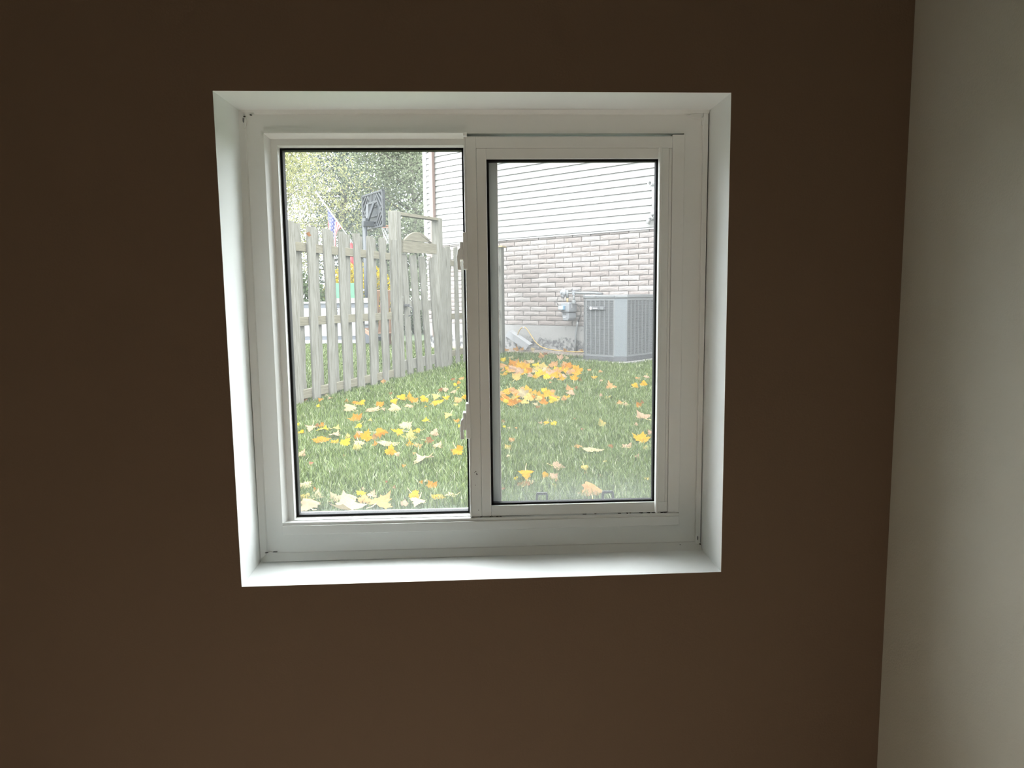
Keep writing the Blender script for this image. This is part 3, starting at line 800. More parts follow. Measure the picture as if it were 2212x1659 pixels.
    (-0.192, 2.118, 0.066, 0.12, 'gold', 'gold end leaf of the long pale pair near the pane bottom', 'fallen maple leaves on the lawn'),
    (-0.142, 2.117, 0.054, 0.12, 'cream', 'cream end leaf of the long pale pair near the pane bottom', 'fallen maple leaves on the lawn'),
    (-0.391, 3.086, 0.024, 0.51, 'tan', 'tiny tan leaf loose in middle grass, stile side of fixed pane', 'tiny loose leaves outside the fixed pane'),
    (-0.815, 3.101, 0.018, 0.28, 'brown', 'tiny brown leaf loose in middle grass, fence side of fixed pane', 'tiny loose leaves outside the fixed pane'),
    (0.392, 9.4, 0.093, 0.77, 'yellow', 'yellow-green leaf beside the stile, beyond the gas-meter heap', 'fallen maple leaves on the lawn'),
    (0.528, 10.001, 0.087, 0.3, 'cream', 'flat pale leaf beyond the gas-meter heap near the stile', 'fallen maple leaves on the lawn'),
    (0.976, 9.951, 0.093, 1.17, 'tan', 'tan leaf at the soil edge between meter heap and wall', 'fallen maple leaves on the lawn'),
    (1.089, 10.487, 0.071, 0.65, 'brown', 'brown leaf at the soil edge beside a tan one', 'fallen maple leaves on the lawn'),
    (0.78, 9.336, 0.071, 0.64, 'tan', 'round tan leaf just beyond the gas-meter heap', 'fallen maple leaves on the lawn'),
    (0.884, 9.223, 0.053, 0.77, 'cream', 'small cream leaf just beyond the gas-meter heap', 'fallen maple leaves on the lawn'),
    (1.257, 9.707, 0.106, 0.78, 'pinktan', 'pale orange pair-lobed leaf standing near the yellow cable', 'fallen maple leaves on the lawn'),
    (1.35, 9.744, 0.062, 0.78, 'cream', 'tiny cream leaf loose in far grass, stile side of screened pane', 'tiny loose leaves outside the screened pane'),
    (1.089, 6.878, 0.093, 0.82, 'gold', 'golden five-pointed leaf at the near end of the gas-meter heap', 'fallen maple leaves on the lawn'),
    (1.148, 6.849, 0.055, 0.49, 'brown', 'brown leaf beside the golden five-pointed leaf', 'fallen maple leaves on the lawn'),
    (1.405, 7.905, 0.052, 0.5, 'tan', 'tiny tan leaf loose in far grass, outer frame side of screened pane', 'tiny loose leaves outside the screened pane'),
    (1.513, 7.699, 0.066, 0.39, 'tan', 'tan-orange leaf below the cooling unit corner', 'fallen maple leaves on the lawn'),
    (1.327, 6.987, 0.069, 0.49, 'gold', 'golden leaf alone between the meter heap and cooling unit', 'fallen maple leaves on the lawn'),
    (1.361, 6.754, 0.049, 0.38, 'pinktan', 'tiny pinkish leaf loose in far grass, outer frame side of screened pane', 'tiny loose leaves outside the screened pane'),
    (0.797, 6.663, 0.03, 0.49, 'tan', 'tiny tan leaf loose in far grass, stile side of screened pane', 'tiny loose leaves outside the screened pane'),
    (0.418, 5.48, 0.105, 0.98, 'cream', 'large cream heart-like leaf on the heap beside the stile', 'fallen maple leaves on the lawn'),
    (0.274, 5.213, 0.081, 0.35, 'yellow', 'lemon-yellow leaf at the near edge of the stile heap', 'fallen maple leaves on the lawn'),
    (0.917, 6.032, 0.084, 0.66, 'tan', 'orange-tan leaf in the pair behind the pale crumpled leaf', 'fallen maple leaves on the lawn'),
    (1.018, 6.117, 0.048, 0.74, 'brown', 'rusty leaf in the pair behind the pale crumpled leaf', 'fallen maple leaves on the lawn'),
    (0.895, 5.668, 0.089, 0.41, 'pinktan', 'pale crumpled leaf beyond the small golden heap', 'fallen maple leaves on the lawn'),
    (1.364, 6.137, 0.12, 0.54, 'tan', 'double-lobed salmon leaf alone in the lawn before the cooling unit', 'fallen maple leaves on the lawn'),
    (1.805, 6.913, 0.058, 0.49, 'tan', 'tiny tan leaf loose in far grass, outer frame side of screened pane', 'tiny loose leaves outside the screened pane'),
    (1.926, 6.95, 0.069, 0.49, 'pinktan', 'pinkish leaf below the right-hand louvers of the cooling unit', 'fallen maple leaves on the lawn'),
    (1.621, 6.133, 0.075, 0.6, 'gold', 'golden leaf of the pair before the cooling unit, nearer the stile', 'fallen maple leaves on the lawn'),
    (1.743, 6.309, 0.077, 0.67, 'gold', 'golden leaf of the pair before the cooling unit, nearer the frame', 'fallen maple leaves on the lawn'),
    (0.496, 5.013, 0.047, 0.46, 'cream', 'tiny cream leaf loose in far grass, stile side of screened pane', 'tiny loose leaves outside the screened pane'),
    (0.511, 4.835, 0.041, 0.57, 'brown', 'rusty leaf in front of the stile heap', 'fallen maple leaves on the lawn'),
    (1.168, 5.545, 0.032, 1.12, 'pinktan', 'tiny pinkish leaf loose in far grass, outer frame side of screened pane', 'tiny loose leaves outside the screened pane'),
    (1.215, 5.417, 0.047, 0.47, 'paleyellow', 'tiny pale yellow leaf loose in far grass, outer frame side of screened pane', 'tiny loose leaves outside the screened pane'),
    (1.232, 5.009, 0.056, 0.58, 'tan', 'tan leaf of the pair in the middle lawn', 'fallen maple leaves on the lawn'),
    (1.269, 4.935, 0.046, 0.58, 'pinktan', 'pale leaf of the pair in the middle lawn', 'fallen maple leaves on the lawn'),
    (1.357, 4.813, 0.051, 1.17, 'amber', 'amber leaf standing beside a brown scrap in the middle lawn', 'fallen maple leaves on the lawn'),
    (1.45, 5.07, 0.036, 0.72, 'brown', 'brown scrap touching the standing amber leaf', 'fallen maple leaves on the lawn'),
    (1.263, 4.26, 0.117, 0.31, 'pinktan', 'large dusty-pink leaf lying alone near the right frame', 'fallen maple leaves on the lawn'),
    (0.192, 4.174, 0.028, 1.08, 'tan', 'tiny tan leaf loose in middle grass, stile side of screened pane', 'tiny loose leaves outside the screened pane'),
    (0.192, 3.969, 0.023, 0.68, 'yellow', 'tiny yellow leaf loose in middle grass, stile side of screened pane', 'tiny loose leaves outside the screened pane'),
    (0.225, 3.917, 0.027, 0.31, 'cream', 'tiny cream leaf loose in middle grass, stile side of screened pane', 'tiny loose leaves outside the screened pane'),
    (0.273, 3.887, 0.022, 0.54, 'tan', 'tiny tan leaf loose in middle grass, stile side of screened pane', 'tiny loose leaves outside the screened pane'),
    (0.469, 4.12, 0.033, 0.43, 'pinktan', 'tiny pinkish leaf loose in middle grass, stile side of screened pane', 'tiny loose leaves outside the screened pane'),
    (0.499, 4.034, 0.047, 0.43, 'gold', 'golden leaf at the stile end of a loose row of three', 'fallen maple leaves on the lawn'),
    (0.563, 4.03, 0.051, 0.55, 'yellow', 'yellow leaf at the far end of a loose row of three', 'fallen maple leaves on the lawn'),
    (0.746, 4.294, 0.021, 0.22, 'red', 'tiny reddish leaf loose in middle grass, outer frame side of screened pane', 'tiny loose leaves outside the screened pane'),
    (0.857, 4.695, 0.023, 0.71, 'pinktan', 'tiny pinkish leaf loose in middle grass, outer frame side of screened pane', 'tiny loose leaves outside the screened pane'),
    (0.904, 3.986, 0.061, 0.85, 'paleyellow', 'pale star-shaped yellow leaf alone in the middle lawn', 'fallen maple leaves on the lawn'),
    (1.152, 3.94, 0.029, 1.08, 'pinktan', 'tiny pinkish leaf loose in middle grass, outer frame side of screened pane', 'tiny loose leaves outside the screened pane'),
    (1.06, 3.351, 0.105, 0.47, 'gold', 'large bright golden leaf near the right frame', 'fallen maple leaves on the lawn'),
    (1.165, 3.575, 0.04, 1.14, 'pinktan', 'pinkish leaf behind the large bright golden leaf', 'fallen maple leaves on the lawn'),
    (1.039, 3.123, 0.038, 0.52, 'paleyellow', 'pale yellow leaf in front of the large bright golden leaf', 'fallen maple leaves on the lawn'),
    (0.631, 3.214, 0.048, 0.29, 'tan', 'orange-tan curled leaf beside the wide cream one', 'fallen maple leaves on the lawn'),
    (0.706, 3.118, 0.124, 0.03, 'cream', 'wide flat cream-gold leaf in the near lawn', 'fallen maple leaves on the lawn'),
    (0.919, 3.177, 0.074, 0.16, 'pinktan', 'pale ragged leaf beyond the wide cream-gold one', 'fallen maple leaves on the lawn'),
    (0.819, 3.169, 0.037, 0.4, 'brown', 'tiny brown leaf loose in middle grass, outer frame side of screened pane', 'tiny loose leaves outside the screened pane'),
    (0.178, 3.212, 0.044, 0.65, 'paleyellow', 'pale yellow leaf next to the inner bar in the near lawn', 'fallen maple leaves on the lawn'),
    (0.213, 3.434, 0.042, 0.53, 'tan', 'orange-tan leaf next to the inner bar in the near lawn', 'fallen maple leaves on the lawn'),
    (0.179, 2.963, 0.026, 0.39, 'cream', 'tiny cream leaf loose in middle grass, stile side of screened pane', 'tiny loose leaves outside the screened pane'),
    (0.933, 2.887, 0.03, 0.64, 'pinktan', 'tiny pinkish leaf loose in middle grass, outer frame side of screened pane', 'tiny loose leaves outside the screened pane'),
    (0.739, 3.815, 0.029, 0.21, 'red', 'tiny reddish leaf loose in middle grass, outer frame side of screened pane', 'tiny loose leaves outside the screened pane'),
    (0.443, 2.636, 0.067, 0.56, 'pinktan', 'smooth pinkish leaf tilted up in the near lawn', 'fallen maple leaves on the lawn'),
    (0.577, 2.573, 0.043, 0.62, 'paleyellow', 'cream-gold pointed leaf in the near lawn', 'fallen maple leaves on the lawn'),
    (0.723, 2.794, 0.024, 0.27, 'paleyellow', 'tiny pale yellow leaf loose in near grass, outer frame side of screened pane', 'tiny loose leaves outside the screened pane'),
    (0.244, 2.411, 0.079, 0.41, 'gold', 'two-lobed golden leaf above the left black pull tab', 'fallen maple leaves on the lawn'),
    (0.192, 2.39, 0.024, 1.0, 'yellow', 'small yellow leaf beside the two-lobed golden leaf', 'fallen maple leaves on the lawn'),
    (0.235, 2.306, 0.077, 0.13, 'brown', 'curled brown leaf under the two-lobed golden leaf', 'fallen maple leaves on the lawn'),
    (0.256, 2.351, 0.038, 0.35, 'cream', 'pale leaf resting on the curled brown leaf', 'fallen maple leaves on the lawn'),
    (0.34, 2.412, 0.038, 1.07, 'gold', 'golden half of the leaf pair near the left pull tab', 'fallen maple leaves on the lawn'),
    (0.382, 2.411, 0.048, 0.54, 'pinktan', 'salmon half of the leaf pair near the left pull tab', 'fallen maple leaves on the lawn'),
    (0.398, 2.374, 0.028, 0.35, 'tan', 'tiny tan leaf loose in near grass, stile side of screened pane', 'tiny loose leaves outside the screened pane'),
    (0.378, 2.258, 0.032, 0.35, 'paleyellow', 'tiny pale yellow leaf loose in near grass, stile side of screened pane', 'tiny loose leaves outside the screened pane'),
    (0.532, 2.121, 0.113, 0.36, 'tan', 'big rust-tan pointed leaf standing beside the right black pull tab', 'fallen maple leaves on the lawn'),
    (0.862, 2.352, 0.028, 0.36, 'paleyellow', 'tiny pale yellow leaf loose in near grass, outer frame side of screened pane', 'tiny loose leaves outside the screened pane'),
    (0.643, 2.452, 0.022, 0.14, 'red', 'tiny reddish leaf loose in near grass, outer frame side of screened pane', 'tiny loose leaves outside the screened pane'),
    (0.121, 2.239, 0.017, 0.34, 'red', 'tiny reddish leaf loose in near grass, stile side of screened pane', 'tiny loose leaves outside the screened pane'),
    (0.571, 2.529, 0.018, 0.36, 'tan', 'tiny tan leaf loose in near grass, outer frame side of screened pane', 'tiny loose leaves outside the screened pane'),
    (0.317, 8.02, 0.097, 0.29, 'tan', 'small tan leaf, back stile end of the gas-meter leaf heap', 'leaf heap before the gas meter'),
    (0.325, 7.562, 0.086, 0.37, 'gold', 'small golden leaf, front stile end of the gas-meter leaf heap', 'leaf heap before the gas meter'),
    (0.382, 7.82, 0.082, 0.4, 'yellow', 'small yellow leaf, front stile end of the gas-meter leaf heap', 'leaf heap before the gas meter'),
    (0.428, 7.869, 0.109, 0.8, 'pinktan', 'small pinkish leaf, back stile end of the gas-meter leaf heap', 'leaf heap before the gas meter'),
    (0.432, 7.774, 0.107, 0.29, 'tan', 'small tan leaf, front stile end of the gas-meter leaf heap', 'leaf heap before the gas meter'),
    (0.456, 7.403, 0.096, 0.38, 'tan', 'small tan leaf, front stile end of the gas-meter leaf heap', 'leaf heap before the gas meter'),
    (0.453, 6.992, 0.107, 0.83, 'paleyellow', 'small pale yellow leaf, front stile end of the gas-meter leaf heap', 'leaf heap before the gas meter'),
    (0.508, 7.575, 0.109, 0.85, 'pinktan', 'small pinkish leaf, front stile end of the gas-meter leaf heap', 'leaf heap before the gas meter'),
    (0.553, 7.568, 0.103, 0.52, 'gold', 'small golden leaf, front stile-side middle of the gas-meter leaf heap', 'leaf heap before the gas meter'),
    (0.59, 7.796, 0.116, 0.26, 'yellow', 'mid-sized yellow leaf, front stile-side middle of the gas-meter leaf heap', 'leaf heap before the gas meter'),
    (0.622, 7.634, 0.1, 0.71, 'amber', 'small orange leaf, front stile-side middle of the gas-meter leaf heap', 'leaf heap before the gas meter'),
    (0.618, 7.356, 0.073, 0.66, 'pinktan', 'small pinkish leaf, front stile-side middle of the gas-meter leaf heap', 'leaf heap before the gas meter'),
    (0.692, 7.822, 0.097, 0.44, 'cream', 'small cream leaf, front stile-side middle of the gas-meter leaf heap', 'leaf heap before the gas meter'),
    (0.672, 7.129, 0.073, 0.71, 'gold', 'small golden leaf, front stile-side middle of the gas-meter leaf heap', 'leaf heap before the gas meter'),
    (0.714, 7.388, 0.115, 0.44, 'yellow', 'mid-sized yellow leaf, front stile-side middle of the gas-meter leaf heap', 'leaf heap before the gas meter'),
    (0.75, 7.492, 0.073, 0.89, 'yellow', 'small yellow leaf, front far-side middle of the gas-meter leaf heap', 'leaf heap before the gas meter'),
    (0.78, 7.234, 0.118, 0.43, 'gold', 'mid-sized golden leaf, front far-side middle of the gas-meter leaf heap', 'leaf heap before the gas meter'),
    (0.835, 7.711, 0.108, 0.7, 'cream', 'small cream leaf, front far-side middle of the gas-meter leaf heap', 'leaf heap before the gas meter'),
    (0.828, 7.388, 0.117, 0.31, 'pinktan', 'mid-sized pinkish leaf, front far-side middle of the gas-meter leaf heap', 'leaf heap before the gas meter'),
    (0.837, 7.088, 0.084, 0.46, 'gold', 'small golden leaf, front far-side middle of the gas-meter leaf heap', 'leaf heap before the gas meter'),
    (0.911, 7.502, 0.113, 0.61, 'pinktan', 'mid-sized pinkish leaf, front far-side middle of the gas-meter leaf heap', 'leaf heap before the gas meter'),
    (0.97, 7.776, 0.123, 0.27, 'yellow', 'mid-sized yellow leaf, front far-side middle of the gas-meter leaf heap', 'leaf heap before the gas meter'),
    (0.98, 7.689, 0.109, 0.64, 'tan', 'small tan leaf, front far-side middle of the gas-meter leaf heap', 'leaf heap before the gas meter'),
    (0.999, 7.448, 0.087, 0.3, 'gold', 'small golden leaf, front far end of the gas-meter leaf heap', 'leaf heap before the gas meter'),
    (0.999, 7.195, 0.089, 0.54, 'pinktan', 'small pinkish leaf, front far end of the gas-meter leaf heap', 'leaf heap before the gas meter'),
    (1.064, 7.569, 0.073, 0.52, 'gold', 'small golden leaf, front far end of the gas-meter leaf heap', 'leaf heap before the gas meter'),
    (1.112, 7.604, 0.083, 0.25, 'pinktan', 'small pinkish leaf, front far end of the gas-meter leaf heap', 'leaf heap before the gas meter'),
    (1.143, 7.702, 0.084, 0.5, 'pinktan', 'small pinkish leaf, front far end of the gas-meter leaf heap', 'leaf heap before the gas meter'),
    (1.147, 7.493, 0.118, 0.61, 'tan', 'mid-sized tan leaf, front far end of the gas-meter leaf heap', 'leaf heap before the gas meter'),
    (1.191, 7.432, 0.118, 0.55, 'gold', 'mid-sized golden leaf, front far end of the gas-meter leaf heap', 'leaf heap before the gas meter'),
    (0.33, 8.479, 0.124, 0.45, 'tan', 'mid-sized tan leaf, back stile end of the gas-meter leaf heap', 'leaf heap before the gas meter'),
    (0.382, 7.962, 0.106, 0.58, 'gold', 'small golden leaf, back stile end of the gas-meter leaf heap', 'leaf heap before the gas meter'),
    (0.429, 8.002, 0.088, 0.97, 'gold', 'small golden leaf, back stile end of the gas-meter leaf heap', 'leaf heap before the gas meter'),
    (0.444, 7.919, 0.121, 0.26, 'pinktan', 'mid-sized pinkish leaf, front stile end of the gas-meter leaf heap', 'leaf heap before the gas meter'),
    (0.549, 8.329, 0.127, 0.88, 'gold', 'mid-sized golden leaf, back stile end of the gas-meter leaf heap', 'leaf heap before the gas meter'),
    (0.573, 8.124, 0.099, 0.94, 'gold', 'small golden leaf, back stile-side middle of the gas-meter leaf heap', 'leaf heap before the gas meter'),
    (0.623, 8.517, 0.127, 0.65, 'gold', 'mid-sized golden leaf, back stile-side middle of the gas-meter leaf heap', 'leaf heap before the gas meter'),
    (0.645, 8.127, 0.114, 0.88, 'gold', 'mid-sized golden leaf, back stile-side middle of the gas-meter leaf heap', 'leaf heap before the gas meter'),
    (0.692, 7.952, 0.084, 0.44, 'cream', 'small cream leaf, back stile-side middle of the gas-meter leaf heap', 'leaf heap before the gas meter'),
    (0.754, 7.969, 0.098, 0.52, 'paleyellow', 'small pale yellow leaf, back stile-side middle of the gas-meter leaf heap', 'leaf heap before the gas meter'),
    (0.764, 7.99, 0.08, 0.87, 'paleyellow', 'small pale yellow leaf, back stile-side middle of the gas-meter leaf heap', 'leaf heap before the gas meter'),
    (0.868, 8.377, 0.096, 0.91, 'paleyellow', 'small pale yellow leaf, back far-side middle of the gas-meter leaf heap', 'leaf heap before the gas meter'),
    (0.897, 8.345, 0.081, 0.53, 'paleyellow', 'small pale yellow leaf, back far-side middle of the gas-meter leaf heap', 'leaf heap before the gas meter'),
    (0.878, 7.711, 0.091, 0.86, 'amber', 'small orange leaf, front far-side middle of the gas-meter leaf heap', 'leaf heap before the gas meter'),
    (1.004, 8.425, 0.126, 0.58, 'tan', 'mid-sized tan leaf, back far-side middle of the gas-meter leaf heap', 'leaf heap before the gas meter'),
    (0.984, 7.779, 0.111, 0.66, 'yellow', 'mid-sized yellow leaf, back far-side middle of the gas-meter leaf heap', 'leaf heap before the gas meter'),
    (1.073, 7.975, 0.121, 0.51, 'amber', 'mid-sized orange leaf, back far end of the gas-meter leaf heap', 'leaf heap before the gas meter'),
    (1.147, 8.269, 0.122, 0.73, 'tan', 'mid-sized tan leaf, back far end of the gas-meter leaf heap', 'leaf heap before the gas meter'),
    (1.116, 7.815, 0.086, 0.72, 'gold', 'small golden leaf, back far end of the gas-meter leaf heap', 'leaf heap before the gas meter'),
    (1.192, 8.175, 0.104, 0.79, 'amber', 'small orange leaf, back far end of the gas-meter leaf heap', 'leaf heap before the gas meter'),
    (1.24, 7.982, 0.1, 0.85, 'gold', 'small golden leaf, back far end of the gas-meter leaf heap', 'leaf heap before the gas meter'),
    (1.245, 7.765, 0.121, 0.7, 'gold', 'mid-sized golden leaf, back far end of the gas-meter leaf heap', 'leaf heap before the gas meter'),
    (0.47, 8.776, 0.111, 0.8, 'amber', 'mid-sized orange leaf, back stile end of the gas-meter leaf heap', 'leaf heap before the gas meter'),
    (0.496, 8.484, 0.092, 0.65, 'amber', 'small orange leaf, back stile end of the gas-meter leaf heap', 'leaf heap before the gas meter'),
    (0.553, 8.837, 0.106, 1.01, 'tan', 'small tan leaf, back stile end of the gas-meter leaf heap', 'leaf heap before the gas meter'),
    (0.595, 8.884, 0.099, 0.35, 'cream', 'small cream leaf, back stile end of the gas-meter leaf heap', 'leaf heap before the gas meter'),
    (0.658, 8.785, 0.097, 0.7, 'tan', 'small tan leaf, back stile-side middle of the gas-meter leaf heap', 'leaf heap before the gas meter'),
    (0.72, 9.054, 0.103, 0.45, 'tan', 'small tan leaf, back stile-side middle of the gas-meter leaf heap', 'leaf heap before the gas meter'),
    (0.742, 9.056, 0.113, 0.26, 'cream', 'mid-sized cream leaf, back stile-side middle of the gas-meter leaf heap', 'leaf heap before the gas meter'),
    (0.776, 8.591, 0.104, 0.34, 'yellow', 'small yellow leaf, back stile-side middle of the gas-meter leaf heap', 'leaf heap before the gas meter'),
    (0.791, 7.007, 0.086, 0.76, 'yellow', 'small yellow leaf, front far-side middle of the gas-meter leaf heap', 'leaf heap before the gas meter'),
    (0.867, 7.148, 0.09, 0.64, 'pinktan', 'small pinkish leaf, front far-side middle of the gas-meter leaf heap', 'leaf heap before the gas meter'),
    (0.89, 6.997, 0.098, 0.87, 'gold', 'small golden leaf, front far-side middle of the gas-meter leaf heap', 'leaf heap before the gas meter'),
    (0.921, 7.114, 0.075, 0.37, 'tan', 'small tan leaf, front far-side middle of the gas-meter leaf heap', 'leaf heap before the gas meter'),
    (0.952, 6.953, 0.1, 0.55, 'gold', 'small golden leaf, front far end of the gas-meter leaf heap', 'leaf heap before the gas meter'),
    (0.242, 5.507, 0.08, 0.21, 'amber', 'small orange leaf, front stile end of the leaf heap beside the window stile', 'leaf heap beside the stile'),
    (0.238, 5.271, 0.086, 0.79, 'amber', 'small orange leaf, front stile end of the leaf heap beside the window stile', 'leaf heap beside the stile'),
    (0.276, 5.478, 0.065, 0.24, 'amber', 'small orange leaf, front stile end of the leaf heap beside the window stile', 'leaf heap beside the stile'),
    (0.294, 5.064, 0.091, 0.75, 'amber', 'small orange leaf, front stile-side middle of the leaf heap beside the window stile', 'leaf heap beside the stile'),
    (0.321, 5.174, 0.078, 0.89, 'paleyellow', 'small pale yellow leaf, front stile-side middle of the leaf heap beside the window stile', 'leaf heap beside the stile'),
    (0.35, 5.291, 0.067, 0.24, 'gold', 'small golden leaf, front stile-side middle of the leaf heap beside the window stile', 'leaf heap beside the stile'),
    (0.368, 5.52, 0.079, 0.66, 'amber', 'small orange leaf, front stile-side middle of the leaf heap beside the window stile', 'leaf heap beside the stile'),
    (0.383, 5.184, 0.07, 0.34, 'amber', 'small orange leaf, front far-side middle of the leaf heap beside the window stile', 'leaf heap beside the stile'),
    (0.43, 5.493, 0.099, 0.27, 'gold', 'small golden leaf, front far-side middle of the leaf heap beside the window stile', 'leaf heap beside the stile'),
    (0.413, 5.11, 0.07, 0.67, 'paleyellow', 'small pale yellow leaf, front far-side middle of the leaf heap beside the window stile', 'leaf heap beside the stile'),
    (0.457, 5.19, 0.094, 0.69, 'paleyellow', 'small pale yellow leaf, front far end of the leaf heap beside the window stile', 'leaf heap beside the stile'),
    (0.482, 5.274, 0.088, 0.29, 'amber', 'small orange leaf, front far end of the leaf heap beside the window stile', 'leaf heap beside the stile'),
    (0.521, 5.515, 0.075, 0.24, 'amber', 'small orange leaf, front far end of the leaf heap beside the window stile', 'leaf heap beside the stile'),
    (0.228, 5.658, 0.069, 0.56, 'tan', 'small tan leaf, back stile end of the leaf heap beside the window stile', 'leaf heap beside the stile'),
    (0.266, 5.891, 0.068, 0.48, 'gold', 'small golden leaf, back stile end of the leaf heap beside the window stile', 'leaf heap beside the stile'),
    (0.278, 5.719, 0.062, 0.26, 'gold', 'small golden leaf, back stile end of the leaf heap beside the window stile', 'leaf heap beside the stile'),
    (0.308, 5.783, 0.062, 0.57, 'gold', 'small golden leaf, back stile end of the leaf heap beside the window stile', 'leaf heap beside the stile'),
    (0.337, 5.662, 0.067, 0.98, 'tan', 'small tan leaf, back stile-side middle of the leaf heap beside the window stile', 'leaf heap beside the stile'),
    (0.365, 5.608, 0.091, 0.41, 'tan', 'small tan leaf, back stile-side middle of the leaf heap beside the window stile', 'leaf heap beside the stile'),
    (0.387, 5.788, 0.068, 0.62, 'tan', 'small tan leaf, back stile-side middle of the leaf heap beside the window stile', 'leaf heap beside the stile'),
    (0.436, 5.855, 0.084, 0.61, 'tan', 'small tan leaf, back far-side middle of the leaf heap beside the window stile', 'leaf heap beside the stile'),
    (0.432, 5.734, 0.07, 0.6, 'paleyellow', 'small pale yellow leaf, back far-side middle of the leaf heap beside the window stile', 'leaf heap beside the stile'),
    (0.475, 5.707, 0.089, 0.86, 'gold', 'small golden leaf, back far end of the leaf heap beside the window stile', 'leaf heap beside the stile'),
    (0.5, 5.668, 0.082, 0.23, 'paleyellow', 'small pale yellow leaf, back far end of the leaf heap beside the window stile', 'leaf heap beside the stile'),
    (0.522, 5.816, 0.094, 0.31, 'gold', 'small golden leaf, back far end of the leaf heap beside the window stile', 'leaf heap beside the stile'),
    (0.56, 5.367, 0.083, 0.35, 'paleyellow', 'small pale yellow leaf, front stile end of the small golden heap', 'small golden leaf heap'),
    (0.593, 5.472, 0.083, 0.68, 'gold', 'small golden leaf, back stile end of the small golden heap', 'small golden leaf heap'),
    (0.579, 5.112, 0.08, 0.8, 'amber', 'small orange leaf, front stile-side middle of the small golden heap', 'small golden leaf heap'),
    (0.627, 5.427, 0.064, 0.86, 'gold', 'small golden leaf, front stile-side middle of the small golden heap', 'small golden leaf heap'),
    (0.678, 5.542, 0.081, 0.43, 'gold', 'small golden leaf, back far-side middle of the small golden heap', 'small golden leaf heap'),
    (0.66, 5.182, 0.081, 0.82, 'yellow', 'small yellow leaf, front far-side middle of the small golden heap', 'small golden leaf heap'),
    (0.692, 5.352, 0.06, 0.95, 'tan', 'small tan leaf, front far end of the small golden heap', 'small golden leaf heap'),
    (0.703, 5.244, 0.063, 0.37, 'paleyellow', 'small pale yellow leaf, front far end of the small golden heap', 'small golden leaf heap'),
    (0.731, 5.383, 0.051, 0.21, 'gold', 'small golden leaf, front far end of the small golden heap', 'small golden leaf heap'),
    (0.768, 5.184, 0.049, 0.92, 'tan', 'small tan leaf, front far end of the small golden heap', 'small golden leaf heap'),
    (0.842, 5.488, 0.059, 0.36, 'gold', 'small golden leaf, front far end of the small golden heap', 'small golden leaf heap'),
    (0.641, 5.816, 0.065, 0.67, 'yellow', 'small yellow leaf, back stile-side middle of the small golden heap', 'small golden leaf heap'),
    (0.658, 5.653, 0.065, 0.62, 'gold', 'small golden leaf, back stile-side middle of the small golden heap', 'small golden leaf heap'),
    (0.676, 5.535, 0.062, 0.86, 'gold', 'small golden leaf, back far-side middle of the small golden heap', 'small golden leaf heap'),
    (0.724, 5.789, 0.067, 0.58, 'tan', 'small tan leaf, back far-side middle of the small golden heap', 'small golden leaf heap'),
    (0.555, 12.259, 0.065, 0.77, 'pinktan', 'pinkish dry leaf on the soil strip by the metal trough', 'dry leaves on the soil strip'),
    (0.672, 11.154, 0.084, 0.95, 'tan', 'tan dry leaf on the soil strip by the metal trough', 'dry leaves on the soil strip'),
    (1.597, 10.938, 0.087, 1.15, 'cream', 'cream dry leaf on the soil strip against the cooling unit', 'dry leaves on the soil strip'),
    (0.499, 11.271, 0.08, 0.57, 'tan', 'tan dry leaf on the soil strip by the metal trough', 'dry leaves on the soil strip'),
    (0.779, 11.366, 0.071, 0.75, 'tan', 'tan dry leaf on the soil strip by the metal trough', 'dry leaves on the soil strip'),
    (0.649, 11.533, 0.056, 0.63, 'tan', 'tan dry leaf on the soil strip by the metal trough', 'dry leaves on the soil strip'),
    (1.706, 10.734, 0.062, 0.87, 'tan', 'tan dry leaf on the soil strip against the cooling unit', 'dry leaves on the soil strip'),
    (1.525, 11.385, 0.052, 0.59, 'tan', 'tan dry leaf on the soil strip by the grey conduit', 'dry leaves on the soil strip'),
    (0.686, 11.221, 0.054, 1.17, 'tan', 'tan dry leaf on the soil strip by the metal trough', 'dry leaves on the soil strip'),
    (1.329, 11.238, 0.084, 1.07, 'tan', 'tan dry leaf on the soil strip by the grey conduit', 'dry leaves on the soil strip'),
    (1.45, 10.829, 0.068, 1.14, 'tan', 'tan dry leaf on the soil strip by the grey conduit', 'dry leaves on the soil strip'),
    (1.639, 11.177, 0.083, 0.43, 'tan', 'tan dry leaf on the soil strip against the cooling unit', 'dry leaves on the soil strip'),
    (0.645, 12.244, 0.065, 0.68, 'cream', 'cream dry leaf on the soil strip by the metal trough', 'dry leaves on the soil strip'),
    (0.935, 11.147, 0.079, 0.77, 'cream', 'cream dry leaf on the soil strip below the yellow cable arch', 'dry leaves on the soil strip'),
]

# ================================================================ NEIGHBOUR'S HOUSE  (local x along the wall, y into the wall)
house = thing('neighbour_house', 'pale house wall of cream siding over rock-faced brick beyond the fence', 'house', (W0x, W0y, W0z), HROT)
house.scale = (K, K, K)
HL, HR, HB = -2.90, 6.0, 7.0
BZ0, BP = 1.020, 0.0788
MB().box(HL + .02, HR, .012, HB, GZ - .05, 2.47).build('mortar_wall', M['mortar'], house)
MB().box(HL + .04, HR, .02, HB, 2.47, 5.55).build('upper_wall', M['trim_white'], house)
f_ = MB().box(HL - .01, HR, -.015, HB, 0, 1.012 - GZ + .0).build('foundation', M['foundation'], house)
f_.location = (0, 0, GZ)


